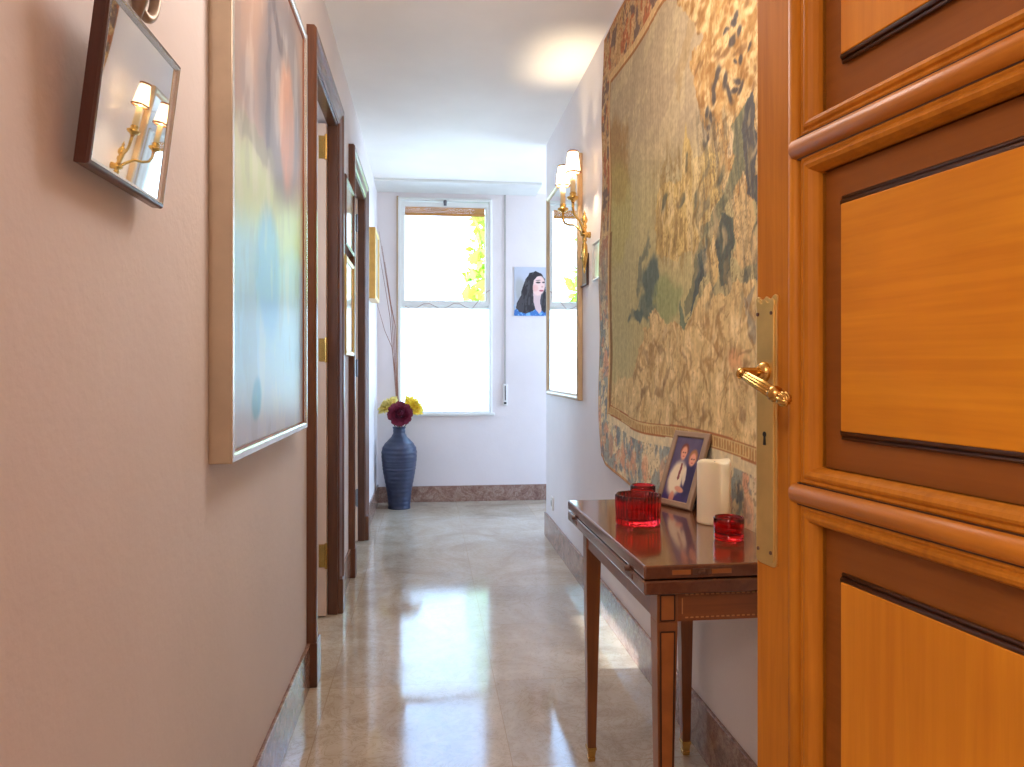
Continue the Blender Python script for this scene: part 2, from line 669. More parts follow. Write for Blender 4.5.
D1 = (2.66, 3.345)
D2 = (3.995, 4.765)
DH = 2.17
wl = MB()
for a, b in ((-.12, D1[0]), (D1[1], D2[0]), (D2[1], 6.1)):
    wl.box(XL - .12, XL, a, b, 0, CZ)
for a, b in (D1, D2):
    wl.box(XL - .12, XL, a, b, DH, CZ)
st(wl.build('wall_left', M['wall']))
st(MB().box(XR, XR + .12, -.12, 4.79, 0, CZ).build('wall_right', M['wall']))
st(MB().box(XR + .12, 2.4, 4.67, 4.79, 0, CZ).build('wall_side_passage', M['wall']))
# far wall with the window hole
WX0, WX1, WZ0, WZ1 = -.243, .526, .722, 2.488
wf = MB()
wf.box(-2.5, WX0, YF, YF + .22, 0, CZ).box(WX1, 2.5, YF, YF + .22, 0, CZ)
wf.box(WX0, WX1, YF, YF + .22, 0, WZ0).box(WX0, WX1, YF, YF + .22, WZ1, CZ)
st(wf.build('wall_far', M['wall']))
# passage to the side, daylight from its own window opening
wp = MB()
PY0, PY1, PZ0, PZ1 = 4.85, 6.04, .35, 2.42
wp.box(2.4, 2.6, 4.67, PY0, 0, CZ).box(2.4, 2.6, PY1, 6.1, 0, CZ).box(2.4, 2.6, PY0, PY1, 0, PZ0).box(2.4, 2.6, PY0, PY1, PZ1, CZ)
st(wp.build('wall_passage_end', M['wall']))
# unseen rooms behind the two doors, openings sized for the light let in
wr = MB()
RX = -2.4
SY0, SY1, SZ0, SZ1 = 2.35, 3.6, 1.88, 2.07
TY0, TY1, TZ0, TZ1 = 3.75, 4.66, .05, 1.15
for a, b in ((2.2, SY0), (SY1, TY0), (TY1, 6.1)):
    wr.box(RX - .1, RX, a, b, 0, CZ)
wr.box(RX - .1, RX, SY0, SY1, 0, SZ0).box(RX - .1, RX, SY0, SY1, SZ1, CZ)
wr.box(RX - .1, RX, TY0, TY1, 0, TZ0).box(RX - .1, RX, TY0, TY1, TZ1, CZ)
wr.box(RX, -2.1, 2.1, 2.2, 0, CZ).box(-.9, XL - .12, 2.1, 2.2, 0, CZ).box(-2.1, -.9, 2.1, 2.2, 0, 1.3).box(-2.1, -.9, 2.1, 2.2, 2.0, CZ)
wr.box(RX, XL - .12, 3.62, 3.72, 0, CZ)
st(wr.build('wall_side_rooms', M['wall']))
# wall round the entry door, and the landing behind the camera
we = MB()
we.box(XL - .12, -.34, -.12, -.02, 0, CZ).box(.51, XR + .12, -.12, -.02, 0, CZ).box(-.34, .51, -.12, -.02, 2.1, CZ)
st(we.build('wall_entry', M['wall']))
wb = MB()
wb.box(-1.5, 1.5, -2.6, -2.5, 0, CZ).box(-1.6, -1.5, -2.6, -.12, 0, CZ).box(1.5, 1.6, -2.6, -.12, 0, CZ)
wb.box(-1.5, XL - .12, -.12, -.02, 0, CZ).box(XR + .12, 1.5, -.12, -.02, 0, CZ)
st(wb.build('wall_landing', M['wall']))

# skirting
BH = .15
bl = MB()
for a, b in ((-.02, D1[0] - .085), (D1[1] + .085, D2[0] - .085), (D2[1] + .085, 6.09)):
    bl.box(XL, XL + .012, a, b, 0, BH)
st(bl.build('baseboard_left', M['skirt'], bevel=.002))
st(MB().box(XR - .012, XR, -.02, 4.80, 0, BH).build('baseboard_right', M['skirt'], bevel=.002))
st(MB().box(XL + .012, 2.4, YF - .012, YF, 0, .13).build('baseboard_far', M['skirt'], bevel=.002))

# roller shutter cover on the ceiling in front of the window
st(MB().box(-.43, .89, 5.74, YF, CZ - .022, CZ).build('trim_1', M['white_paint'], bevel=.004))


# ---- window 1
w1 = empty('window_1', ((WX0 + WX1) / 2, YF, WZ0), kind='structure')
fr = MB()
fr.rect_loop(WX0 + .028, WX1 - .028, WZ0 + .02, WZ1 - .028, [(0, -.012), (0, .1), (.028, .1), (.028, -.02), (.02, -.024), (.006, -.024)], lambda a, b, h: (a, YF + h, b))
fr.build('window_frame', M['white_paint'], w1, bevel=.002)
tr = MB()
tr.box(WX0 - .012, WX0 + .004, YF - .014, YF, WZ0 - .004, WZ1 + .01)
tr.build('trim_strip', M['trim_tan'], w1, bevel=.002)
# upper sash, its glass from .195 to .476 wide, 1.64 to 2.41 high
sash = MB()
sash.rect_loop(-.185, .47, 1.65, 2.41, [(0, .004), (.004, -.012), (.012, -.018), (.042, -.018), (.042, .03), (0, .03)], lambda a, b, h: (a, YF + h, b))
sash.build('upper_sash', M['white_paint'], w1)
MB().box(-.19, .475, YF + .01, YF + .014, 1.645, 2.415).build('upper_pane', M['pane'], w1)
MB().box(WX0 + .028, WX1 - .028, YF + .03, YF + .036, WZ0 + .02, 1.61).build('lower_pane', M['frost'], w1)
MB().box(WX0 + .028, WX1 - .028, YF + .004, YF + .06, 1.585, 1.612).build('meeting_rail', M['white_paint'], w1, bevel=.003)
kn = MB()
kn.lathe([(.004, 0), (.013, .002), (.016, .014), (.012, .026), (.003, .03)], (.14, YF - .03, 2.44), 16)
kn.box(.128, .152, YF - .03, YF - .016, 2.425, 2.45)
kn.build('window_catch', M['steel'], w1, smooth=True)
cd = MB()
pts = [on_y(405 + 85 * k / 14, 306 + 3 * math.sin(k * 1.3) + (-14 * max(0, k - 11) / 3), YF - .03) for k in range(15)]
cd.tube(pts, .0022, 6)
cd.build('cord', M['twig'], w1, smooth=True)
MB().box(WX0 - .004, WX1 + .02, YF - .03, YF + .02, WZ0 - .016, WZ0 + .004).build('window_sill', M['white_paint'], w1, bevel=.003)

bb = MB()
for k in range(5):
    z = 2.413 - k * .011
    bb.box(-.185, .465, YF - .006, YF + .002, z - .0095, z)
bb.tube([(-.185, YF - .012, 2.352), (.465, YF - .012, 2.352)], .012, 12)
bo = bb.build('wooden_blind', M['bamboo'], bevel=.001)
tag(bo, 'brown wooden slat blind rolled up at the top of the window', 'blind')

sr = empty('shutter_strap', (.632, YF, .79), label='grey shutter pull strap hanging down the far wall beside the window', cat='shutter strap')
MB().box(.626, .64, YF - .012, YF - .009, .83, 2.53).build('strap', M['strap'], sr)
wx = MB()
wx.box(.616, .652, YF - .02, YF, .785, .965)
wx.build('winder_box', M['plastic'], sr, bevel=.005)
MB().box(.624, .644, YF - .024, YF - .02, .80, .815).box(.630, .638, YF - .022, YF - .019, .83, .95).build('winder_slot', M['black'], sr)


# ---- door casings on the left wall
def casing(mb, y0, y1, zt, x0):
    prof = [(0, 0), (0, .016), (.01, .022), (.018, .018), (.03, .020), (.05, .026), (.06, .033), (.078, .033), (.085, .026), (.085, 0)]
    rows = []
    for (y, z, sy, sz) in ((y0, .15, -1, 0), (y0, zt, -1, 1), (y1, zt, 1, 1), (y1, .15, 1, 0)):
        rows.append([(x0 + d, y + sy * w, z + sz * w) for w, d in prof])
    mb.sweep(rows, False, True)


def left_door(name, D, hinge_mat, hz, y_leaf):
    root = empty(name, (XL, (D[0] + D[1]) / 2, 0), kind='structure')
    c = MB()
    casing(c, D[0], D[1], DH, XL)
    c.build('casing', M['casing'], root)
    for y in (D[0] - .088, D[1] - .002):
        p = MB()
        p.box(XL, XL + .036, y, y + .09, 0, .152)
        p.build('plinth_block', M['casing'], root, bevel=.004)
    j = MB()
    j.box(XL - .03, XL + .012, D[0] - .002, D[0] + .012, 0, DH).box(XL - .03, XL + .012, D[1] - .012, D[1] + .002, 0, DH).box(XL - .03, XL + .012, D[0], D[1], DH - .012, DH + .002)
    j.build('door_frame', M['jamb'], root, bevel=.002)
    lf = MB()
    lf.box(XL - .03 - .62, XL - .031, y_leaf, y_leaf + .036, .008, DH - .016)
    lf.rect_loop(XL - .03 - .53, XL - .13, .25, 1.0, [(0, -.001), (.004, .008), (.02, .008), (.024, -.001)], lambda a, b, h: (a, y_leaf - h, b))
    lf.rect_loop(XL - .03 - .53, XL - .13, 1.15, 2.0, [(0, -.001), (.004, .008), (.02, .008), (.024, -.001)], lambda a, b, h: (a, y_leaf - h, b))
    lf.build('door_leaf', M['leaf'], root, bevel=.001)
    for z in hz:
        h = MB()
        h.box(XL - .062, XL - .032, y_leaf - .003, y_leaf, z - .05, z + .05)
        h.tube([(XL - .031, y_leaf - .006, z - .055), (XL - .031, y_leaf - .006, z + .055)], .006, 10)
        for dz in (-.032, 0, .032):
            h.tube([(XL - .048, y_leaf - .003, z + dz), (XL - .048, y_leaf - .0045, z + dz)], .004, 8)
        h.build('hinge', hinge_mat, root, smooth=False)
    return root


left_door('door_1', D1, M['brass'], (.271, 1.167, 2.05), 3.295)
left_door('door_2', D2, M['steel'], (.281, 1.092, 2.0), 4.715)

# ---- the entry door, opened against the corridor
DW = .80
Qx, Qy = 0.3754, 0.8128
Dx, Dy = -.1385, .9904
e_door = empty('door_3', (Qx - Dx * DW, Qy - Dy * DW, 0), (0, 0, math.atan2(Dy, Dx)), kind='structure')
T = lambda t: DW - t


def dbuild(mb, name, mat, **k):
    return mb.build(name, mat, k.pop('parent', e_door), local=True, **k)


ED = 2.04
pans = [(.21, .925), (.978, 1.284), (1.336, 1.90)]
OP = .1005
# slab: stiles and rails
s = MB()
for t0, t1 in ((0, OP), (DW - OP, DW)):
    s.box(T(t1), T(t0), -.04, 0, .006, ED)
dbuild(s, 'stile', M['stile'], bevel=.0015)
s = MB()
for z0, z1 in ((.006, .21), (.925, .978), (1.284, 1.336), (1.90, ED)):
    s.box(T(DW - OP), T(OP), -.04, 0, z0, z1)
dbuild(s, 'rail', M['rail'])
for k, (z0, z1) in enumerate(pans):
    fn = lambda a, b, h: (a, h, b)
    x0, x1 = OP, DW - OP
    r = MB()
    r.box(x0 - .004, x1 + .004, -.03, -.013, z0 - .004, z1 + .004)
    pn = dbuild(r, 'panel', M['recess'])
    mo = MB()
    mo.rect_loop(x0, x1, z0, z1, [(-.003, -.014), (-.003, -.004), (-.001, .001), (.0015, .0052), (.005, .0068), (.008, .006), (.0095, .0035), (.0105, .0035), (.0125, .0048), (.015, .003), (.0155, .0005), (.0155, -.002), (.01, -.014)], fn)
    dbuild(mo, 'panel_moulding', M['stile'], smooth=False, bevel=.0008)
    dl = MB()
    dl.rect_loop(x0 + .001, x1 - .001, z0 + .001, z1 - .001, [(-.002, -.014), (-.002, -.009), (0, -.009), (0, -.014)], fn)
    dbuild(dl, 'panel_groove', M['dark_line'])
    fi = MB()
    i = .039
    iz = .043 if k == 1 else .052
    g = i - .008
    fi.add([(x0 + g, -.013, z0 + iz - .006), (x1 - g, -.013, z0 + iz - .006), (x1 - g, -.013, z1 - iz + .006), (x0 + g, -.013, z1 - iz + .006),
            (x0 + i - .004, -.005, z0 + iz), (x1 - i + .004, -.005, z0 + iz), (x1 - i + .004, -.005, z1 - iz), (x0 + i - .004, -.005, z1 - iz)],
           [(0, 3, 2, 1), (4, 5, 6, 7), (0, 1, 5, 4), (1, 2, 6, 5), (2, 3, 7, 6), (3, 0, 4, 7)])
    dbuild(fi, 'raised_field', M['field_level'] if k == 1 else M['field_upright'], bevel=.0006)
    db = MB()
    for zz, sg in ((z0 + iz - .0022, 1), (z1 - iz + .0022, -1)):
        db.tube([(x0 + i - .006, -.0085, zz), (x1 - i + .006, -.0085, zz)], .0032, 8)
        db.tube([(x0 + i - .006, -.0095, zz - sg * .005), (x1 - i + .006, -.0095, zz - sg * .005)], .0022, 8)
    dbuild(db, 'dark_bead', M['dark_line'], smooth=True)


def roll(pts, r, flat=.9):
    mb = MB()
    mb.tube(pts, r, 14)
    return mb


# round beads: upright on the stiles, level on the rails
b_ = MB()
for t in (.072, DW - .072):
    b_.tube([(T(t), .0, .02), (T(t), .0, ED - .01)], .0075, 14)
dbuild(b_, 'stile_bead', M['stile'], smooth=True)
for zc in ((.925 + .978) / 2, (1.284 + 1.336) / 2):
    dbuild(roll([(T(DW - .078), .0015, zc), (T(.076), .0015, zc), (T(.066), -.006, zc)], [.0108, .0108, .003]), 'rail_bead', M['rail'], smooth=True)
# groove shade added as thin dark strips beside the beads
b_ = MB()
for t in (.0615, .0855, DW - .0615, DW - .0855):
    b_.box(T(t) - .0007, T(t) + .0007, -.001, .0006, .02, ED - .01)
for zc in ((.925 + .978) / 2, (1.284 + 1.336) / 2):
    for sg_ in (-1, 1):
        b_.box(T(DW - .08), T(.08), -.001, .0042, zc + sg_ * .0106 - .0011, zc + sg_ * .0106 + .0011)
dbuild(b_, 'groove_shade_line', M['dark_line'])

# lock plate
pc, zc0, zc1 = T(.0215), .868, 1.160
ol = [(-.0195, 0), (-.0195, .282), (-.0208, .288), (-.0205, .293), (-.017, .2955), (-.013, .294), (-.009, .291), (-.005, .2915), (0, .2945),
      (.005, .2915), (.009, .291), (.013, .294), (.017, .2955), (.0205, .293), (.0208, .288), (.0195, .282), (.0195, 0), (.018, -.004), (.012, -.006), (-.012, -.006), (-.018, -.004)]
pl = MB()
pl.prism([(pc + a, zc0 + b) for a, b in ol], lambda p, h: (p[0], h, p[1]), -.001, .0025)
pl.prism([(pc + a * .82, zc0 + .004 + b * .972) for a, b in ol], lambda p, h: (p[0], h, p[1]), .002, .0042)
plate = dbuild(pl, 'lock_plate', M['brass_plate'], bevel=.0008)
kh = MB()
kp = [(.0032 * math.cos(a), .0032 * math.sin(a) + .004) for a in [math.radians(-60 + 300 * i / 12) for i in range(13)]]
kp = kp + [(-.0026, -.008), (.0026, -.008)]
kh.prism([(pc + a, 1.004 + b) for a, b in kp], lambda p, h: (p[0], h, p[1]), .0038, .0047)
dbuild(kh, 'keyhole', M['black'])
for dx, z in ((-.012, .878), (.012, .878), (-.013, 1.143), (.013, 1.143)):
    sc_ = MB()
    sc_.tube([(pc + dx, .003, z), (pc + dx, .0052, z)], .0022, 8)
    dbuild(sc_, 'screw', M['jamb'])
# lever: neck out of the plate, fluted grip running back along the door, ball end
hd = MB()
zl = 1.078
def lv(t, o, z):
    return (T(t), o, z)


t0 = .0215
hd.tube([lv(t0, .0035, zl), lv(t0, .006, zl), lv(t0, .009, zl), lv(t0, .012, zl)], [.0115, .0115, .0098, .0072], 24)
hd.tube([lv(t0, .009, zl), lv(t0, .018, zl), lv(t0, .025, zl), lv(t0 + .0005, .031, zl - .0003), lv(t0 + .003, .0350, zl - .001), lv(t0 + .007, .0368, zl - .002)],
        [.0056, .0050, .0050, .0054, .0058, .0058], 48, 9, .16)
hd.tube([lv(t0 + .003, .0352, zl - .001), lv(t0 + .007, .0368, zl - .002), lv(t0 + .010, .0372, zl - .003)], [.0056, .0068, .0058], 24)
hd.tube([lv(t0 + .009, .0371, zl - .0027), lv(t0 + .02, .0376, zl - .0062), lv(t0 + .045, .038, zl - .0142), lv(t0 + .068, .038, zl - .0216)], [.0050, .0056, .0066, .0070], 60, 11, .22)
hd.tube([lv(t0 + .066, .038, zl - .021), lv(t0 + .068, .038, zl - .0216), lv(t0 + .072, .038, zl - .0229), lv(t0 + .074, .038, zl - .0236), lv(t0 + .077, .038, zl - .0245)], [.0070, .0082, .0082, .0062, .0045], 28)
bc = Vector(lv(t0 + .0845, .038, zl - .027))
ax = Vector((-.95, 0, -.304)).normalized()
bp, br_ = [], []
for i in range(11):
    a = math.pi * i / 10
    bp.append(bc - ax * (.0082 * math.cos(a)))
    br_.append(max(.0005, .0080 * math.sin(a)))
hd.tube(bp, br_, 50, 10, .24)
dbuild(hd, 'lever_handle', M['brass'], smooth=True)

# ================================================================== TABLE
TZ = .708
TX0, TX1, TY0_, TY1_ = .408, .752, 1.366, 2.086
tb = empty('card_table', ((TX0 + TX1) / 2, (TY0_ + TY1_) / 2, 0), (0, 0, 0), label='dark polished folding console table with inlaid tapered legs beside the open door', cat='table')
MB().box(TX0, TX1, TY0_, TY1_, TZ - .026, TZ).build('table_top', M['table'], tb, bevel=.004, seg=3)
MB().box(TX0, TX1, TY0_, TY1_, TZ - .056, TZ - .029).build('folding_leaf', M['table'], tb, bevel=.004, seg=3)
AZ0, AZ1 = .592, TZ - .0565
AX0, AX1, AY0, AY1 = TX0 + .032, TX1 - .004, TY0_ + .022, TY1_ - .055
ap = MB()
ap.box(AX0 + .004, AX1 - .004, AY0 + .004, AY0 + .022, AZ0, AZ1).box(AX0 + .004, AX1 - .004, AY1 - .022, AY1 - .004, AZ0, AZ1)
ap.box(AX0 + .004, AX0 + .022, AY0, AY1, AZ0, AZ1).box(AX1 - .022, AX1 - .004, AY0, AY1, AZ0, AZ1)
ap.build('apron', M['table_rail'], tb)
LW = .021
for lx in (AX0 + LW, AX1 - LW):
    for ly in (AY0 + LW, AY1 - LW):
        dx = .009 if lx < .6 else -.009
        g = MB()
        g.taper(lx, ly, AZ0, AZ1, LW, LW)
        # taper inward on the inner faces only
        x_o, y_o = (lx - LW if lx < .6 else lx + LW), (ly - LW if ly < 1.7 else ly + LW)
        sx, sy = (1 if lx < .6 else -1), (1 if ly < 1.7 else -1)
        def ring(z, wdt, ins):
            a, b = x_o + sx * ins, y_o + sy * ins
            xs = sorted((a, a + sx * wdt))
            yy = sorted((b, b + sy * wdt))
            return [(xs[0], yy[0], z), (xs[1], yy[0], z), (xs[1], yy[1], z), (xs[0], yy[1], z)]
        g.hexa(ring(.036, .023, .007) + ring(AZ0, .042, 0))
        lg = g.build('leg', M['table_side'], tb, bevel=.0015)
        fo = MB()
        fo.hexa(ring(0.0, .019, .009) + ring(.012, .021, .008))
        fo.hexa(ring(.012, .019, .009) + ring(.032, .0235, .0068))
        fo.hexa(ring(.032, .0265, .0053) + ring(.040, .0265, .0053))
        fo.build('foot_cap', M['brass'], lg, bevel=.001)
        if ly < 1.7:
            # inlaid panels outlined in dark stringing on the face towards the room
            il = MB()
            yf = y_o - .0006
            il.hexa([(x_o + sx * .009, yf, .08), (x_o + sx * .028, yf, .08), (x_o + sx * .028, y_o + .001, .08), (x_o + sx * .009, y_o + .001, .08),
                     (x_o + sx * .007, yf, AZ0 - .018), (x_o + sx * .035, yf, AZ0 - .018), (x_o + sx * .035, y_o + .001, AZ0 - .018), (x_o + sx * .007, y_o + .001, AZ0 - .018)])
            xs = sorted((x_o + sx * .007, x_o + sx * .035))
            il.box(xs[0], xs[1], yf, y_o + .001, AZ0 + .004, AZ1 - .006)
            il.build('inlay_panel', M['inlay'], lg)
            sg = MB()
            for z0, z1 in ((AZ0 + .004, AZ1 - .006),):
                for x in xs:
                    sg.box(x - .0013, x + .0013, yf - .0006, y_o, z0, z1)
                for z in (z0, z1):
                    sg.box(xs[0], xs[1], yf - .0006, y_o, z - .0013, z + .0013)
            sg.box(xs[0], xs[1], yf - .0006, y_o, AZ0 - .0194, AZ0 - .0168)
            for a0, a1 in ((.009, .007), (.028, .035)):
                xa, xb = x_o + sx * a0, x_o + sx * a1
                sg.hexa([(xa - .0013, yf - .0006, .08), (xa + .0013, yf - .0006, .08), (xa + .0013, y_o, .08), (xa - .0013, y_o, .08),
                         (xb - .0013, yf - .0006, AZ0 - .018), (xb + .0013, yf - .0006, AZ0 - .018), (xb + .0013, y_o, AZ0 - .018), (xb - .0013, y_o, AZ0 - .018)])
            sg.build('stringing', M['string'], lg)
# dashed stringing on the front apron
ds = MB()
yf = AY0 + .004
for zz in (AZ0 + .007, AZ1 - .008):
    x = AX0 + .058
    while x < AX1 - .06:
        ds.box(x, x + .006, yf - .0006, yf + .001, zz - .0013, zz + .0013)
        x += .0105
for x in (AX0 + .052, AX1 - .052):
    ds.box(x - .0009, x + .0009, yf - .0006, yf + .001, AZ0 + .014, AZ1 - .015)
ds.build('apron_stringing', M['dash'], tb)
# edge of the top: two light inlays and the brass hinge plate
for p0, p1 in ((672.5, 691), (712.5, 732)):
    a, b = on_y(p0, 571, TY0_)[0], on_y(p1, 571, TY0_)[0]
    il = MB()
    il.box(a, b, TY0_ - .0006, TY0_ + .001, TZ - .018, TZ - .009)
    il.build('edge_inlay', M['inlay'], tb)
hg = MB()
a, b = on_y(693, 571, TY0_)[0], on_y(711, 571, TY0_)[0]
hg.box(a, b, TY0_ - .0008, TY0_ + .001, TZ - .019, TZ - .007)
hg.tube([((a + b) / 2 - .006, TY0_ - .001, TZ - .013), ((a + b) / 2 + .006, TY0_ - .001, TZ - .013)], .003, 8)
hg.build('hinge_plate', M['jamb'], tb, bevel=.0005)
for yy in (1.47, 1.99):
    kk = MB()
    kk.box(TX0 - .0012, TX0 + .001, yy - .025, yy + .025, TZ - .047, TZ - .036)
    kk.tube([(TX0, yy, TZ - .030), (TX0 - .009, yy, TZ - .030)], [.007, .0055], 12)
    kk.build('leaf_hinge', M['jamb'], tb, bevel=.0006)

tb.rotation_euler.z = .014
tb.location.x -= .006

# ================================================================== THINGS ON THE TABLE
def votive(name, c, r, h, label, lobes=0, base=False, z=TZ):
    mod = (lambda w: 1 + .03 * math.cos(lobes * w) + .02 * math.cos(32 * w)) if lobes else None
    t = .006 if r > .04 else .004
    prof = [(r * .55, .0003), (r * .93, .0012), (r * .98, .006), (r * .97, .02), (r, h * .7), (r, h - .002), (r - t * .4, h), (r - t, h - .002), (r - t, h * .7), (r - t * 1.2, .02), (r * .8, .014), (r * .3, .012)]
    mb = MB()
    mb.lathe(prof, (c[0], c[1], z), 192 if lobes else 64, mod)
    o = mb.build(name, M['red_glass'], smooth=True)
    return tag(o, label, 'candle holder', 'red glass candle holders on the table')


vb = on_z(637.5, 521, TZ)
vr1 = votive('candle_holder', (.506, 1.748), .0545, .072, 'largest red glass candle holder, lobed and ribbed, near the front of the table', 8)
tag(vr1, None, None)
votive('candle_holder', (.594, 2.005), .035, .053, 'small red glass candle holder half hidden behind the large ribbed one')
votive('candle_holder', (.657, 1.562), .033, .05, 'small plain red glass cup in front of the ivory pillar candle')

cn = empty('pillar_candle', (.692, 1.735, TZ), label='tall ivory pillar candle standing on the polished table', cat='candle')
cm = MB()
n = 48
prof = [(.0375, 0), (.0402, .002), (.0405, .006), (.040, .146)]
vs_top = []
cm.lathe(prof, (.692, 1.735, TZ), n, cap=False)
base_i = len(cm.v)
rings = [(.0396, .0, 1.0), (.0375, .003, 1.0), (.031, -.004, .8), (.018, -.012, .4), (.004, -.014, 0)]
for (r, dz, kf) in rings:
    for k in range(n):
        w = 2 * math.pi * k / n
        wob = .003 * math.sin(2 * w + .7) + .0025 * math.sin(3 * w + 2.0)
        cm.v.append((.692 + r * math.cos(w), 1.735 + r * math.sin(w), TZ + .149 + dz + wob * kf))
for i in range(len(rings) - 1):
    for k in range(n):
        cm.f.append((base_i + i * n + k, base_i + i * n + (k + 1) % n, base_i + (i + 1) * n + (k + 1) % n, base_i + (i + 1) * n + k))
for k in range(n):
    cm.f.append((base_i - n + k, base_i - n + (k + 1) % n, base_i + (k + 1) % n, base_i + k))
cm.f.append(tuple(base_i + (len(rings) - 1) * n + k for k in range(n)))
cm.f.append(tuple(range(n - 1, -1, -1)))
cm.build('candle_body', M['wax'], cn, smooth=True)
MB().tube([(.692, 1.735, TZ + .134), (.6925, 1.735, TZ + .146), (.694, 1.735, TZ + .150)], .0012, 6).build('wick', M['black'], cn)

# leaning photo frame
A = Vector(on_z(654.5, 503.5, TZ))
B = Vector(on_z(685.5, 511, TZ))
ex = (B - A)
FW = ex.length * 1.10
ex.normalize()
nrm = Vector((-ex.y, ex.x, 0))
if nrm.x > 0:
    nrm = -nrm
lean = math.radians(20.5)
FH = .212
ez = (Vector((0, 0, 1)) * math.cos(lean) - nrm * math.sin(lean)).normalized()
ey = -(nrm * math.cos(lean) + Vector((0, 0, 1)) * math.sin(lean)).normalized()   # into the frame
A = A + Vector((0, 0, .004))
pf = empty('photo_frame', A + ex * FW / 2 - Vector((0, 0, .004)), label='taupe photo frame with a picture of two children, leaning behind the pillar candle', cat='photo frame')
fp = lambda a, b, h: tuple(A + ex * a + ez * b + ey * h)
f_ = MB()
bw = .017
f_.rect_loop(bw, FW - bw, bw, FH - bw, [(0, .005), (0, .001), (.003, -.001), (bw - .003, -.001), (bw, .002), (bw, .012), (0, .012)], fp)
f_.build('frame', M['photo_frame'], pf, bevel=.0008)
f_ = MB()
f_.hexa([fp(0.001, 0.001, .0125), fp(FW - .001, 0.001, .0125), fp(FW - .001, FH - .001, .0125), fp(.001, FH - .001, .0125), fp(.002, .002, .0165), fp(FW - .002, .002, .0165), fp(FW - .002, FH - .002, .0165), fp(.002, FH - .002, .0165)])
t0 = A + ex * FW * .5 + ez * .10 + ey * .0165
foot = Vector((t0.x, t0.y, TZ + .002)) - nrm * .045
f_.tube([tuple(t0), tuple(foot)], [.012, .009], 4)
f_.build('back_board', M['felt'], pf)


def kids(u, v, P):
    x, y = u * 100, (1 - v) * 140
    wob = (fbm(u * 8, v * 10, 3) - .5) * 4
    x = x + wob
    C = np.zeros(u.shape + (3,)) + np.array([104, 96, 122])
    C = lay(C, fbm(u * 4, v * 5, 11), (70, 58, 92), .8)
    C = lay(C, ell(x, y, 50, 150, 70, 34), (66, 54, 104), .9)          # dark laps
    C = lay(C, ell(x, y, 36, 92, 27, 38, 6), (226, 210, 180))           # pale shirt
    C = lay(C, ell(x, y, 78, 92, 20, 40), (52, 46, 84))                 # dark pinafore
    C = lay(C, ell(x, y, 62, 84, 6, 22, -12), (232, 218, 190), .9)
    C = lay(C, polym(x, y, [(40, 58), (46, 58), (47, 92), (41, 96), (38, 90)]), (120, 58, 62), .9)
    C = lay(C, ell(x, y, 40, 30, 14, 15), (120, 62, 46))
    C = lay(C, ell(x, y, 40, 36, 11, 15), (224, 158, 130))
    C = lay(C, ell(x, y, 76, 42, 15, 16), (166, 112, 72))
    C = lay(C, ell(x, y, 76, 48, 11, 14), (226, 160, 134))
    C = lay(C, ell(x, y, 36, 35, 3, 1.6), (70, 40, 36), .7)
    C = lay(C, ell(x, y, 44, 35, 3, 1.6), (70, 40, 36), .7)
    C = lay(C, ell(x, y, 72, 47, 3, 1.6), (70, 40, 36), .7)
    C = lay(C, ell(x, y, 80, 47, 3, 1.6), (70, 40, 36), .7)
    C = lay(C, ell(x, y, 40, 43, 4, 1.5), (180, 80, 80), .8)
    C = lay(C, ell(x, y, 76, 55, 4, 1.5), (180, 80, 80), .8)
    C = lay(C, ell(x, y, 56, 114, 16, 6, 10), (214, 150, 124))
    C = lay(C, ell(x, y, 36, 134, 9, 14), (206, 140, 116), .9)
    return C


slab('photograph', M['print'], 90, 130, lambda u, v: np.array(A)[None, None, :] + np.array(ex) * (bw - .002 + u * (FW - 2 * bw + .004))[..., None] + np.array(ez) * (bw - .002 + v * (FH - 2 * bw + .004))[..., None] + np.array(ey) * .004,
     tuple(ey * .003), kids, pf)

# ================================================================== TAPESTRY
TY_L, TY_R = 3.15, .95


def tap_pos(u, v):
    yl = TY_L + .045 * np.sin(np.pi * np.clip(v * 1.1, 0, 1)) + .012 * np.sin(v * 9)
    Y = yl + (TY_R - yl) * u
    zb = .688 - .05 * sstep(0, .35, u) - .012 * np.sin(u * 9) + .02 * (1 - sstep(0, .05, u))
    zt = 2.515
    Z = zb + (zt - zb) * v
    k = 1 - .75 * sstep(.28, .45, u)
    X = XR - .013 - .006 * k * np.sin(u * 26 + 1.5 * np.sin(v * 5)) * (1 - .6 * v) - .004 * k * np.sin(v * 17 + u * 3) * (1 - u) - .008 * k * (1 - v) ** 2 - .003 * fbm(u * 10, v * 12, 91)
    return np.stack([X, Y, Z], -1)


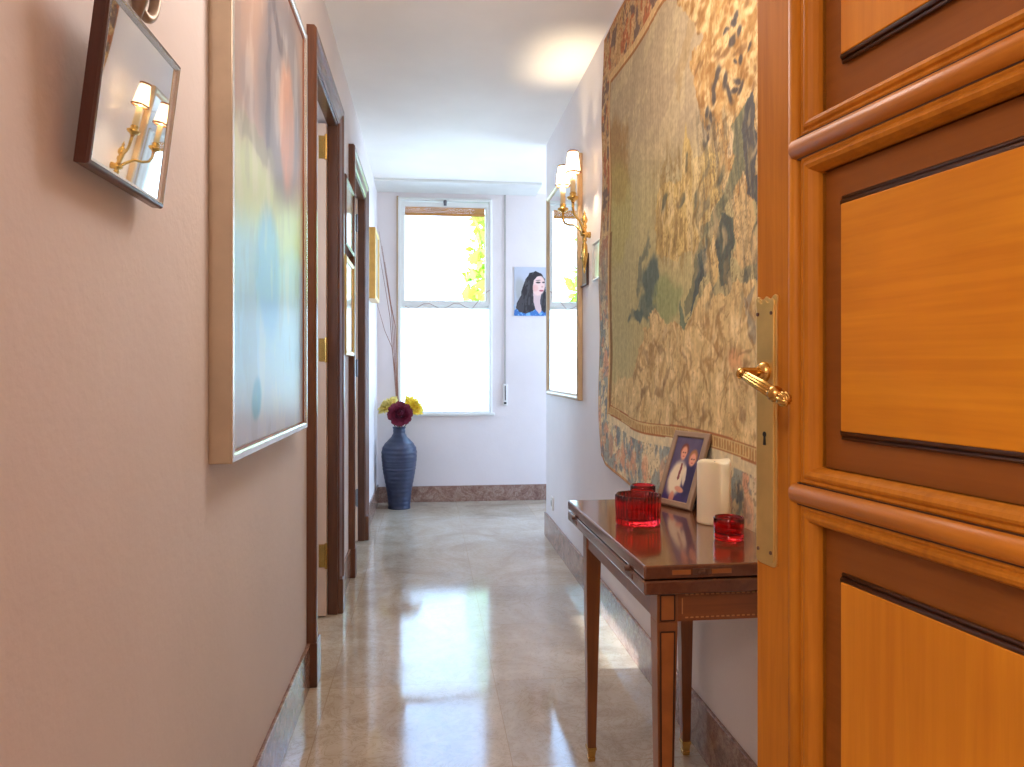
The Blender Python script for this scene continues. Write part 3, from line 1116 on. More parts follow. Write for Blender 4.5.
def tap_col(u, v, P):
    Y, Z = P[..., 1], P[..., 2]
    zc = XR * SN + Y * CS
    px = 512 + F * (XR * CS - Y * SN) / zc
    py = HY - F * (Z - H) / zc
    a, b = (3.2 - Y), Z
    w1_ = fbm(a * 9, b * 9, 21) - .5
    w2_ = fbm(a * 22, b * 22, 31) - .5
    qx = px + w1_ * 14 + w2_ * 6
    qy = py + (fbm(a * 9, b * 9, 41) - .5) * 22 + (fbm(a * 22, b * 22, 51) - .5) * 10
    # field: grey-lilac sky turning to olive, straw ground below
    C = np.zeros(u.shape + (3,)) + np.array([178, 158, 126])
    C = lay(C, sstep(110, 215, py), (182, 168, 122))
    C = lay(C, sstep(220, 300, py) * (1 - sstep(690, 720, px)), (182, 168, 120))
    C = lay(C, (fbm(a * 5 + b * 3, b * 14 - a * 8, 61) > .58) * (py < 160) * (px < 690), (196, 176, 136), .55)
    # tree at the far side
    C = lay(C, ell(qx, qy, 620, 160, 11, 44), (160, 122, 76), .7)
    C = lay(C, ell(qx, qy, 622, 215, 14, 50), (180, 166, 100), .6)
    # big leafy tree, ochre
    tree = polym(qx, qy, [(672, -20), (790, -20), (790, 190), (742, 210), (716, 170), (706, 110), (694, 62), (706, 34), (690, 20)])
    tan = np.array([196, 164, 112])
    C = lay(C, tree, tan)
    lv = fbm(a * 30, b * 20, 71)
    C = lay(C, tree * sstep(.5, .62, lv), (158, 116, 68), .7)
    C = lay(C, tree * (1 - sstep(.34, .46, lv)), (220, 190, 138), .8)
    lf_ = fbm(a * 30 + 2, b * 20, 73, 3)
    C = lay(C, tree * (1 - sstep(.03, .12, np.abs((lf_ * 4) % 1 - .5))), (150, 106, 62), .5)
    C = lay(C, polym(qx, qy, [(690, 20), (700, 26), (690, 66), (680, 104), (677, 98), (684, 60)]), (172, 146, 104), .6)
    C = lay(C, polym(qx, qy, [(697, 60), (703, 66), (712, 100), (706, 128), (704, 100)]), (172, 132, 84), .6)
    rl = random.Random(5)
    for k in range(190):
        cx, cy = rl.uniform(680, 762), rl.uniform(-15, 165)
        col = rl.choice(((148, 106, 62), (128, 96, 64), (224, 194, 142), (186, 146, 90), (160, 122, 74)))
        C = lay(C, tree * ell(qx * .4 + px * .6, qy * .4 + py * .6, cx, cy, rl.uniform(1.2, 2.6), rl.uniform(3, 9), rl.uniform(5, 35), .5), col, .75)
    for (cx, cy, rx, ry, an) in ((743, 16, 2, 6, 20), (740, 24, 2.4, 5, 30), (744, 32, 1.8, 6, 15), (737, 42, 2.2, 7, 20), (733, 34, 1.4, 5, 30), (723, 78, 2.2, 11, 14), (720, 94, 2.6, 10, -6), (731, 80, 2, 9, 8), (734, 92, 2.2, 9, -12), (742, 80, 3.6, 3.2, 0), (745, 87, 2.2, 8, 25), (739, 88, 2.4, 4, 40), (713, 112, 2, 6, 10), (717, 116, 1.8, 7, 0), (714, 126, 1.6, 4, 30), (741, 62, 2, 3, 0), (713, 134, 1.8, 7, 18), (746, 60, 1.6, 5, 10), (708, 146, 1.8, 6, 14), (755, 46, 1.6, 6, 12)):
        C = lay(C, ell(qx * .5 + px * .5, qy * .5 + py * .5, cx, cy, rx, ry, an, .4), (80, 74, 72), .88)
    # towers and buildings
    C = lay(C, polym(qx, qy, [(662, 196), (672, 182), (680, 178), (686, 140), (689, 122), (693, 150), (700, 160), (708, 140), (722, 150), (728, 200), (716, 250), (664, 260)]), (202, 174, 112))
    bl_ = fbm(a * 34, b * 10, 81)
    rg = sstep(655, 672, qx) * (1 - sstep(722, 738, qx)) * sstep(130, 175, qy) * (1 - sstep(250, 280, qy))
    C = lay(C, rg * sstep(.52, .6, bl_), (150, 124, 80), .7)
    C = lay(C, rg * (1 - sstep(.34, .42, bl_)), (216, 192, 142), .7)
    C = lay(C, rg * (np.abs((fbm(a * 40, b * 16, 83) * 4) % 1 - .5) < .1), (128, 102, 66), .5)
    for (cx, cy, rx, ry, an) in ((685, 202, 3.5, 9, 5), (702, 206, 4.5, 14, 0), (726, 172, 4, 12, 10), (689, 165, 2, 8, 0), (671, 206, 2, 10, 0)):
        C = lay(C, ell(qx, qy, cx, cy, rx, ry, an), (112, 108, 86), .9)
    # draped dark figures
    blue = (96, 102, 92)
    C = lay(C, polym(qx, qy, [(738, 120), (752, 95), (764, 95), (764, 190), (748, 170), (738, 200), (728, 215), (716, 250), (705, 290), (694, 315), (690, 300), (700, 262), (712, 230), (726, 196), (736, 170)]), (128, 126, 98))
    C = lay(C, polym(qx, qy, [(750, 100), (764, 90), (764, 210), (756, 200), (748, 150)]), (92, 90, 88))
    C = lay(C, polym(qx, qy, [(722, 240), (728, 215), (742, 214), (738, 250), (736, 285), (728, 290)]), blue)
    C = lay(C, polym(qx, qy, [(706, 250), (715, 240), (714, 275), (704, 300), (697, 315), (700, 290)]), (92, 100, 96))
    C = lay(C, ell(qx, qy, 735, 140, 3, 16, 8), (222, 196, 154), .9)
    C = lay(C, polym(qx, qy, [(746, 190), (752, 185), (760, 215), (762, 262), (748, 270), (740, 262), (740, 220)]), (206, 174, 122))
    C = lay(C, polym(qx, qy, [(716, 250), (722, 232), (726, 262), (722, 288), (716, 290)]), (214, 182, 122))
    fold = fbm(a * 60 + b * 12, b * 7, 101)
    fig = sstep(690, 712, qx) * sstep(95, 125, qy) * (1 - sstep(290, 325, qy))
    C = lay(C, fig * sstep(.53, .64, fold), (84, 84, 80), .45)
    C = lay(C, fig * (1 - sstep(.34, .44, fold)), (190, 172, 130), .45)
    C = lay(C, fig * (np.abs((fold * 5) % 1 - .5) < .08), (96, 84, 70), .5)
    # blue-green plant on the water side
    C = lay(C, ell(qx, qy, 650, 268, 3, 30, 6), (104, 110, 98), .7)
    C = lay(C, ell(qx, qy, 658, 285, 7, 26, 5), (92, 104, 98), .9)
    C = lay(C, ell(qx, qy, 642, 316, 7, 6), (92, 104, 98), .85)
    C = lay(C, ell(qx, qy, 654, 312, 9, 12), (100, 112, 102), .8)
    C = lay(C, ell(qx, qy, 673, 300, 12, 22), (146, 152, 104), .8)
    C = lay(C, polym(qx, qy, [(686, 300), (694, 320), (700, 318), (690, 345), (684, 335)]), (108, 120, 100), .9)
    # straw ground with wrinkled lines
    g_ = polym(qx, qy, [(650, 330), (662, 312), (672, 322), (690, 330), (702, 310), (716, 290), (730, 300), (745, 282), (770, 285), (770, 470), (616, 430), (616, 380), (640, 375)])
    C = lay(C, g_, (212, 184, 130))
    C = lay(C, sstep(368, 392, qy), (206, 180, 128), .8)
    wr_ = fbm(a * 26, b * 16, 111)
    low = np.maximum(g_, sstep(368, 392, qy))
    wl_ = fbm(a * 20 + 5, b * 8, 113, 3)
    C = lay(C, low * sstep(.54, .7, wr_), (230, 204, 150), .8)
    C = lay(C, low * (1 - sstep(.3, .44, wr_)), (194, 166, 116), .7)
    C = lay(C, low * (1 - sstep(.02, .11, np.abs((wl_ * 3) % 1 - .5))), (152, 118, 76), .42)
    C = lay(C, low * (1 - sstep(.01, .06, np.abs((wr_ * 3 + .3) % 1 - .5))), (140, 104, 68), .45)
    C = lay(C, ell(qx, qy, 742, 360, 9, 12), (214, 150, 104), .6)
    C = lay(C, polym(qx, qy, [(750, 300), (758, 290), (760, 345), (754, 345)]), (150, 140, 120), .8)
    for k in range(150):
        cx, cy = rl.uniform(640, 762), rl.uniform(300, 425)
        col = rl.choice(((150, 116, 74), (168, 132, 86), (232, 208, 158), (136, 108, 78)))
        C = lay(C, low * ell(qx, qy, cx, cy, rl.uniform(.8, 1.6), rl.uniform(4, 16), rl.uniform(-30, 30), .6), col, .55)
    for k in range(60):
        cx, cy = rl.uniform(690, 762), rl.uniform(105, 310)
        col = rl.choice(((78, 82, 80), (110, 108, 92), (206, 180, 134), (150, 132, 98)))
        C = lay(C, fig * ell(qx, qy, cx, cy, rl.uniform(1, 2.2), rl.uniform(6, 18), rl.uniform(-5, 25), .5), col, .55)
    for k in range(50):
        cx, cy = rl.uniform(660, 722), rl.uniform(140, 265)
        col = rl.choice(((132, 108, 70), (224, 200, 148), (156, 128, 82)))
        C = lay(C, rg * ell(qx, qy, cx, cy, rl.uniform(.8, 1.6), rl.uniform(4, 13), rl.uniform(-10, 12), .5), col, .6)
    # border: left, top, bottom
    bl_w, bt_w, bb_w = .165, .235, .225
    yl = TY_L + .045 * np.sin(np.pi * np.clip(v * 1.1, 0, 1)) + .012 * np.sin(v * 9)
    dl_ = yl - Y + (fbm(b * 3, b * 0 + 1, 7) - .5) * .01
    dt_ = 2.515 - Z + (fbm(a * 3, a * 0 + 2, 8) - .5) * .03
    zb0 = P[0, :, 2][None, :]
    db_ = Z - zb0
    dmin = np.minimum(np.minimum(dl_ / bl_w, dt_ / bt_w), db_ / bb_w)
    top = (dt_ / bt_w <= np.minimum(dl_ / bl_w, db_ / bb_w))
    lower = (db_ / bb_w <= np.minimum(dl_ / bl_w, dt_ / bt_w))
    B_ = np.zeros(u.shape + (3,)) + np.array([196, 158, 110])
    k1 = fbm(a * 24, b * 18, 121)
    k2 = fbm(a * 20 + 9, b * 16 + 4, 131)
    k3 = fbm(a * 28 + 3, b * 26 + 7, 141)
    hi_ = sstep(1.2, 1.9, Z)
    B_ = lay(B_, sstep(.50, .58, k1), (182, 110, 74), .95)
    B_ = lay(B_, sstep(.53, .61, k2), (116, 98, 92), .85)
    B_ = lay(B_, sstep(.56, .64, k3), (210, 174, 126), .85)
    B_ = lay(B_, np.abs((k1 * 6) % 1 - .5) < .08, (112, 74, 56), .5)
    Bl = np.zeros(u.shape + (3,)) + np.array([222, 204, 164])
    Bl = lay(Bl, sstep(.47, .56, k1), (150, 158, 154), .85)
    Bl = lay(Bl, sstep(.53, .62, k2), (214, 164, 134), .85)
    Bl = lay(Bl, sstep(.56, .65, k3), (128, 136, 140), .8)
    Bl = lay(Bl, 1 - sstep(.32, .42, k1), (218, 202, 164), .9)
    Bl = lay(Bl, np.abs((k2 * 6) % 1 - .5) < .07, (124, 104, 84), .45)
    Bl = lay(Bl, ell(a % .16, db_, .08, .10, .03, .05), (214, 158, 122), .55)
    mixh = hi_[..., None]
    Bc = Bl * (1 - mixh) + B_ * mixh
    Bc = lay(Bc, lower * 1.0, (0, 0, 0), 0)
    Bc = np.where(lower[..., None], Bl, Bc)
    C = np.where((dmin < 1)[..., None], Bc, C)
    # guard stripes inside the border
    C = lay(C, (dmin > .90) & (dmin < 1.06) & ~lower, (212, 176, 124), .95)
    C = lay(C, (dmin > 1.03) & (dmin < 1.09) & ~lower, (150, 96, 54), .8)
    C = lay(C, (dmin > 1.03) & (dmin < 1.22) & (dl_ / bl_w <= dt_ / bt_w) & (Z < 1.65) & ~lower, (128, 92, 58), .75)
    C = lay(C, (dmin > .86) & (dmin < 1.0) & lower, (220, 204, 164), .9)
    tick = ((a * 60) % 1 > .4)
    C = lay(C, (dmin > 1.0) & (dmin < 1.16) & lower, (206, 180, 126), .95)
    C = lay(C, (dmin > 1.02) & (dmin < 1.13) & lower & tick, (168, 116, 70), .7)
    C = lay(C, ((np.abs(dmin - 1.0) < .012) | (np.abs(dmin - 1.16) < .012)) & lower, (160, 98, 60), .85)
    C = lay(C, (dmin < .06), (190, 130, 84), .7)
    # warp streaks, faint weave, and colour lightened low down against lamp falloff
    stv = fbm(a * 140, b * 3, 151) - .5
    wv = fbm(a * 90, b * 90, 161) - .5
    C = C * (.97 + .08 * sstep(1.5, .8, Z) + .16 * stv + .22 * wv)[..., None]
    return C


tp = slab('tapestry', M['tapestry'], 620, 540, tap_pos, lambda q: (XR - .001, q[1], q[2]), tap_col)
tag(tp, 'large faded woven tapestry with a floral border hanging behind the inlaid table', 'tapestry')

# ================================================================== LEFT WALL PICTURES
PX = -.367
pt = empty('abstract_painting', (XL + .02, 1.88, .9), label='tall abstract painting in blue, green and pink inside a pale silver frame', cat='painting')
py0, py1, pz0, pz1 = 1.445, 2.318, .903, 2.103
fr = MB()
fnx = lambda a, b, h: (h, a, b)
fr.rect_loop(py0 + .012, py1 - .012, pz0 + .012, pz1 - .012, [(0, XL), (0, PX - .004), (.003, PX), (.012, PX), (.012, XL)], fnx)
fr.build('frame', M['silver_frame'], pt, bevel=.001)
fr = MB()
fr.rect_loop(py0 + .014, py1 - .014, pz0 + .014, pz1 - .014, [(-.004, PX - .012), (-.004, PX - .002), (.0, PX + .0012), (.011, PX + .0012), (.012, PX - .003), (.012, PX - .012)], fnx)
fr.build('frame_edge', M['silver_edge'], pt)
fr = MB()
fr.rect_loop(py0 + .018, py1 - .018, pz0 + .018, pz1 - .018, [(-.007, PX - .03), (-.007, PX - .014), (0, PX - .006), (.004, PX - .006), (.004, PX - .03)], fnx)
fr.build('liner', M['rust_edge'], pt)


def abstract(u, v, P):
    a, b = u * .84, v * 1.17
    n1 = fbm(a * 6, b * 4, 201)
    n2 = fbm(a * 14, b * 5, 211)
    w = (n1 - .5) * .09
    vv = v + w * .7
    C = np.zeros(u.shape + (3,)) + np.array([162, 140, 130])
    C = lay(C, sstep(.30, .55, 1 - u + n1 * .2) * sstep(.6, .9, vv), (174, 138, 116), .7)
    C = lay(C, 1 - sstep(.50, .62, vv), (190, 206, 158))
    C = lay(C, 1 - sstep(.34, .44, vv), (150, 194, 226))
    C = lay(C, (1 - sstep(.02, .2, vv)), (192, 196, 214), .9)
    # brighter blue column and teal stain
    C = lay(C, ell(u + w, vv, .42, .33, .16, .13), (110, 172, 232), .8)
    C = lay(C, ell(u + w, vv, .80, .30, .2, .12), (170, 210, 232), .6)
    C = lay(C, ell(u + w * .6, v + w * .5, .28, .085, .05, .035), (70, 150, 190), .85)
    # orange body wrapped in grey outline
    C = lay(C, ell(u + w, v + w, .62, .76, .30, .23, 8), (108, 106, 114), .8)
    C = lay(C, ell(u + w, v + w, .66, .74, .23, .20, 8), (146, 140, 142), .55)
    C = lay(C, ell(u + w * .5, v + w * .6, .70, .70, .13, .145, 4), (198, 142, 108), .9)
    C = lay(C, ell(u + w * 1.5, v + w * 1.5, .5, .90, .2, .03, -20), (92, 86, 92), .8)
    C = lay(C, ell(u + w * 1.5, v + w, .42, .74, .03, .17), (96, 92, 100), .8)
    C = lay(C, ell(u + w * 2, v + w, .2, .66, .08, .06), (146, 134, 132), .7)
    C = lay(C, ell(u + w * 2, v + w, .28, .57, .22, .03), (140, 140, 118), .7)
    C = lay(C, sstep(.56, .7, n2), (226, 222, 214), .28)
    C = lay(C, (1 - sstep(.32, .42, n2)), (120, 120, 126), .16)
    return C


slab('canvas', M['canvas'], 150, 210, lambda u, v: np.stack([PX - .010 + 0 * u, py0 + .02 + (py1 - py0 - .04) * u, pz0 + .02 + (pz1 - pz0 - .04) * v], -1), (-.02, 0, 0), abstract, pt)

# small tilted mirror
AL, BE = math.radians(7), math.radians(0)
mw, mh = .238, .207
mroot = empty('small_mirror', (-.392, .995, 1.318), (0, 0, 0), label='small wood-framed mirror tilting off the wall, reflecting the lit sconce', cat='mirror')
mn = Vector((math.cos(AL) * math.cos(BE), math.sin(BE) * math.cos(AL), -math.sin(AL)))
my = Vector((-math.sin(BE), math.cos(BE), 0))
mz = mn.cross(my).normalized()
if mz.z < 0:
    mz = -mz
mo_ = Vector((-.402, .995, 1.314))
fm = lambda a, b, h: tuple(mo_ + my * (a - mw / 2) + mz * b + mn * (h + .014))
f_ = MB()
f_.rect_loop(.008, mw - .008, .008, mh - .008, [(0, 0), (0, .008), (.002, .010), (.006, .010), (.008, .007), (.008, -.006), (0, -.006)], fm)
f_.build('frame', M['mahogany'], mroot, bevel=.0008)
f_ = MB()
f_.rect_loop(.008, mw - .008, .008, mh - .008, [(-.002, .004), (-.002, .0075), (.001, .0102), (.0022, .0105), (.0022, .004)], fm)
f_.build('slip', M['silver_edge'], mroot)
f_ = MB()
f_.hexa([fm(.009, .009, -.006), fm(mw - .009, .009, -.006), fm(mw - .009, mh - .009, -.006), fm(.009, mh - .009, -.006), fm(.009, .009, .006), fm(mw - .009, .009, .006), fm(mw - .009, mh - .009, .006), fm(.009, mh - .009, .006)])
f_.build('mirror_glass', M['mirror'], mroot)
f_ = MB()
f_.tube([fm(mw / 2, mh - .03, -.012), (XL, .995, 1.318 + mh + .02)], .0016, 6)
f_.build('hanging_wire', M['steel'], mroot)

# carved ornament above it, only its lower scroll shows
om = MB()
oc = (XL + .012, 1.065, 1.655)
for sgn in (-1, 1):
    pts, rr = [], []
    for i in range(26):
        a = i / 25
        ang = a * 2.4 * math.pi
        r = .055 * (1 - a * .75)
        pts.append((oc[0] + .006 * math.sin(a * 5), oc[1] + sgn * (.045 - r * math.cos(ang) * .8) * .8, oc[2] - .03 + r * math.sin(ang) * 1.1 - a * .02))
        rr.append(.011 * (1 - a * .6))
    om.tube(pts, rr, 10)
om.tube([(oc[0], oc[1], oc[2] + .09), (oc[0] + .008, oc[1], oc[2] + .02), (oc[0] + .008, oc[1], oc[2] - .05), (oc[0], oc[1], oc[2] - .105)], [.006, .018, .014, .003], 12)
oo = om.build('wall_ornament', M['ornament'], smooth=True)
tag(oo, 'small carved scroll ornament on the wall just above the tilting mirror', 'ornament')


def framed(name, label, cat, y0, y1, z0, z1, x0, x1, fmat, face_mat, bw=.02, side=1, group=None):
    """framed picture on a wall x = x0, face at x1"""
    root = empty(name, ((x0 + x1) / 2, (y0 + y1) / 2, z0), label=label, cat=cat, group=group)
    s = 1 if x1 > x0 else -1
    f = MB()
    f.rect_loop(y0 + bw, y1 - bw, z0 + bw, z1 - bw, [(0, x0), (0, x1 - s * .006), (bw * .3, x1 - s * .001), (bw * .6, x1), (bw, x1 - s * .004), (bw, x0)], lambda a, b, h: (h, a, b))
    f.build('frame', fmat, root, bevel=.001)
    g = MB()
    xa, xb = sorted((x0 + s * .003, x1 - s * .010))
    g.box(xa, xb, y0 + bw - .002, y1 - bw + .002, z0 + bw - .002, z1 - bw + .002)
    g.build('picture', face_mat, root)
    return root


def soft_print(name, c1, c2, rough=.15):
    m, nt, p, out = new_mat(name)
    v = coords(nt, 'Object', (1, 6, 6))
    nt.links.new(ramp(nt, noise(nt, v, 1.5, 5, .6, 1.0), [(.35, c1), (.65, c2)]), p.inputs['Base Color'])
    p.inputs['Roughness'].default_value = rough
    p.inputs['Specular IOR Level'].default_value = .6
    return m


framed('framed_picture', 'upper of two small brown-framed pictures on the wall strip between the two doors', 'picture', 3.47, 3.86, 1.66, 1.985, XL, XL + .038, M['casing'], soft_print('pale_watercolour', rgb(236, 232, 214), rgb(206, 202, 176)))
framed('framed_picture', 'lower gilt-framed pale picture on the wall strip between the two doors', 'picture', 3.45, 3.83, 1.15, 1.61, XL, XL + .040, M['gold'], soft_print('pale_print', rgb(240, 238, 226), rgb(214, 214, 204)), .022)
framed('framed_picture', 'thick gold-framed picture past the second doorway, above the tall vase', 'picture', 5.14, 5.52, 1.57, 2.06, XL, XL + .055, M['gold'], soft_print('ochre_print', rgb(190, 160, 100), rgb(140, 110, 70), .5), .03)

# ================================================================== VASE, FLOWERS, TWIGS
VX, VY = -.224, 5.86
vm = MB()
prof_key = [(0, .088), (.015, .086), (.06, .088), (.13, .096), (.22, .113), (.31, .128), (.39, .137), (.44, .138), (.48, .128), (.51, .108), (.54, .078), (.565, .056), (.59, .047), (.615, .046), (.635, .052)]
prof = []
for k in range(97):
    z = .635 * k / 96
    for i in range(len(prof_key) - 1):
        if prof_key[i][0] <= z <= prof_key[i + 1][0] + 1e-9:
            f = (z - prof_key[i][0]) / (prof_key[i + 1][0] - prof_key[i][0])
            f2 = f
            r = prof_key[i][1] * (1 - f2) + prof_key[i + 1][1] * f2
            break
    r += .0012 * math.sin(z * 190)
    if .28 < z < .37:
        r += .0016 * math.sin((z - .28) / .09 * math.pi * 8)
    prof.append((r, z))
prof += [(.047, .633), (.040, .62), (.038, .58), (.03, .55)]
vm.lathe(prof, (VX, VY, 0), 48)
vo = vm.build('vase', M['vase'], smooth=True)
tag(vo, 'tall slate-blue ceramic vase on the floor below the far window', 'vase')


def petal(mb, base, axis, out, length, width, curl, cup, ruffle, rnd):
    side = axis.cross(out).normalized()
    nu, nv = 7, 7
    idx = []
    for j in range(nv):
        t = j / (nv - 1)
        row = []
        for i in range(nu):
            s_ = i / (nu - 1) * 2 - 1
            wv = width * math.sin(math.pi * (.2 + t * .62)) * .5 * (1.0 if j < nv - 1 else .82)
            p = base + axis * (length * (t - curl * t * t * .5)) + out * (length * (curl * t * t) + .15 * length * t)
            p = p + side * (s_ * wv) - out * (cup * wv * s_ * s_ * -1 if False else -cup * wv * (1 - s_ * s_))
            p = p + out * (ruffle * math.sin(s_ * 7 + rnd) * t) + axis * (ruffle * math.cos(s_ * 6 + rnd * 2) * t)
            row.append(len(mb.v))
            mb.v.append(tuple(p))
        idx.append(row)
    for j in range(nv - 1):
        for i in range(nu - 1):
            mb.f.append((idx[j][i], idx[j][i + 1], idx[j + 1][i + 1], idx[j + 1][i]))


def bloom(c, axis, R, layers, ruffle, seed):
    rnd = random.Random(seed)
    mb = MB()
    axis = Vector(axis).normalized()
    ref = Vector((0, 0, 1)) if abs(axis.z) < .9 else Vector((1, 0, 0))
    e1 = axis.cross(ref).normalized()
    e2 = axis.cross(e1)
    c = Vector(c)
    for k in range(layers):
        q = k / max(1, layers - 1)
        n = 4 + 2 * k
        for i in range(n):
            a = 2 * math.pi * (i + .37 * k) / n + rnd.uniform(-.15, .15)
            out = e1 * math.cos(a) + e2 * math.sin(a)
            petal(mb, c + out * (R * .06 * (1 + k)) - axis * (R * .2 * q), axis, out, R * (.85 + .12 * q), R * (.75 + .5 * q), -.25 + 1.15 * q, .35, ruffle * R, rnd.uniform(0, 6))
    return mb


def flower(label, c, axis, R, mat, layers, ruffle, seed):
    root = empty('flower', (c[0], c[1], c[2] - .1), label=label, cat='flower')
    bloom(c, axis, R, layers, ruffle, seed).build('bloom', mat, root, smooth=True)
    st_ = MB()
    st_.tube([(VX + (c[0] - VX) * .05, VY + (c[1] - VY) * .05, .60), (VX + (c[0] - VX) * .5, VY + (c[1] - VY) * .5, .645), (c[0] - axis[0] * .01, c[1] - axis[1] * .01, c[2] - .01)], .004, 8)
    st_.build('stem', M['stem'], root, smooth=True)


fc = on_y(400, 414.5, VY - .07)
flower('large dark maroon rose at the mouth of the tall vase', fc, (.05, -.93, .3), .068, M['maroon'], 6, .04, 3)
fc = on_y(389.5, 407, VY + .03)
flower('pale yellow ruffled flower behind the maroon rose, on the door side of the vase', fc, (-.55, -.4, .7), .07, M['pale_yellow'], 4, .12, 5)
fc = on_y(412, 407, VY + .02)
flower('bright yellow ruffled flower behind the maroon rose, on the window side', fc, (.6, -.5, .55), .07, M['yellow'], 4, .12, 8)

for k, (tx, ty) in enumerate(((377, 240), (379, 231), (382, 246), (385, 262), (376, 300))):
    p1 = on_y(396.5 + k * .6, 402, VY + .05)
    p2 = on_y(tx, ty, VY + .12 - .02 * k)
    mid = on_y((396.5 + tx) / 2 + 3.2 + k * .6, (402 + ty) / 2 - 4, VY + .09)
    q3 = on_y((396.5 * .3 + tx * .7) + 2.6, (402 * .3 + ty * .7), VY + .1)
    t_ = MB()
    t_.tube([(VX + .006 * (k - 2), VY + .012, .59), (VX + .007 * (k - 2), VY + .022, .66), p1, mid, q3, p2], [.0034, .0034, .0034, .003, .0024, .0014], 6)
    tag(t_.build('dry_twig', M['twig'], smooth=True), 'long thin dry twig rising from the tall vase towards the gold frame', 'twig', 'dry twigs in the tall vase')

# ================================================================== PORTRAIT ON THE FAR WALL
a0, a1, b0, b1 = .709, 1.0, 1.53, 1.935


def portrait(u, v, P):
    x, y = u * 36, (1 - v) * 49
    w = (fbm(u * 9, v * 12, 301) - .5)
    x2 = x + w * 1.6
    y2 = y + (fbm(u * 9, v * 12, 311) - .5) * 1.2
    C = np.zeros(u.shape + (3,)) + np.array([190, 194, 206])
    C = lay(C, sstep(0, 40, y), (176, 178, 186), .6)
    C = lay(C, ell(x2, y2, 8, 26, 6, 15, -12), (150, 146, 124), .35)
    C = lay(C, polym(x2, y2, [(0, 44), (5, 40), (12, 38), (30, 40), (37, 42), (37, 50), (0, 50)]), (58, 112, 180))
    C = lay(C, (fbm(u * 16, v * 18, 321) > .55) * (y > 38), (132, 190, 232), .8)
    hair = polym(x2, y2, [(12, 12), (16, 6), (22, 4), (28, 6), (32, 12), (33, 26), (35, 40), (32, 46), (24, 40), (20, 44), (12, 47), (5, 45), (2, 41), (3, 36), (7, 28), (9, 20)])
    C = lay(C, hair, (42, 38, 42))
    C = lay(C, hair * (fbm(x * .5 + y * .06, y * .12, 331) > .56), (78, 76, 80), .7)
    C = lay(C, polym(x2 * .5 + x * .5, y, [(19.5, 24), (28, 27), (27, 34), (28.5, 44), (26, 47), (22, 42), (20, 34)]), (214, 184, 182))
    face = ell(x, y, 25.5, 18.5, 6.8, 10.2, 8, .12)
    C = lay(C, face, (236, 200, 190))
    C = lay(C, ell(x, y, 22, 21, 3, 3.4) * face, (228, 150, 138), .4)
    C = lay(C, ell(x, y, 25, 15.4, 2.4, .9), (60, 44, 46), .9)
    C = lay(C, ell(x, y, 30.5, 15.2, 1.5, .8), (60, 44, 46), .85)
    C = lay(C, ell(x, y, 25, 13.2, 2.6, .5, -6), (80, 58, 56), .6)
    C = lay(C, ell(x, y, 29.2, 19.6, 1.0, .9), (196, 140, 132), .7)
    C = lay(C, ell(x, y, 28.3, 23.6, 2.3, .9), (172, 72, 88), .9)
    C = lay(C, polym(x, y, [(17, 26), (16, 10), (20, 6.6), (27, 6), (29, 8.4), (24, 9.4), (20.6, 13), (19.4, 20), (20, 27)]), (44, 38, 42), .95)
    return C


po = slab('portrait_print', M['print'], 120, 160, lambda u, v: np.stack([a0 + (a1 - a0) * u, YF - .006 + 0 * u, b0 + (b1 - b0) * v], -1), (0, .005, 0), portrait)
tag(po, 'unframed portrait print of a dark-haired woman in blue on the far wall', 'portrait')

# ================================================================== RIGHT WALL: MIRROR, SCONCE, SMALL FRAMES, SOCKET
rm = empty('wall_mirror', (XR - .015, 4.13, .93), label='tall narrow-framed wall mirror beyond the sconce, reflecting the bright window', cat='mirror')
ry0, ry1, rz0, rz1 = 3.64, 4.63, .928, 2.165
fnr = lambda a, b, h: (h, a, b)
f_ = MB()
f_.rect_loop(ry0 + .026, ry1 - .026, rz0 + .026, rz1 - .026, [(0, XR - .002), (0, XR - .018), (.006, XR - .026), (.014, XR - .030), (.02, XR - .028), (.026, XR - .022), (.026, XR - .002)], fnr)
f_.build('frame', M['silver_frame'], rm, bevel=.001)
f_ = MB()
f_.rect_loop(ry0 + .026, ry1 - .026, rz0 + .026, rz1 - .026, [(-.004, XR - .012), (-.004, XR - .019), (.004, XR - .025), (.004, XR - .012)], fnr)
f_.rect_loop(ry0 + .003, ry1 - .003, rz0 + .003, rz1 - .003, [(-.001, XR - .004), (-.001, XR - .0255), (.004, XR - .024), (.004, XR - .002)], fnr)
f_.build('frame_edge', M['trim_tan'], rm)
MB().box(XR - .017, XR - .012, ry0 + .02, ry1 - .02, rz0 + .02, rz1 - .02).build('mirror_glass', M['mirror'], rm)

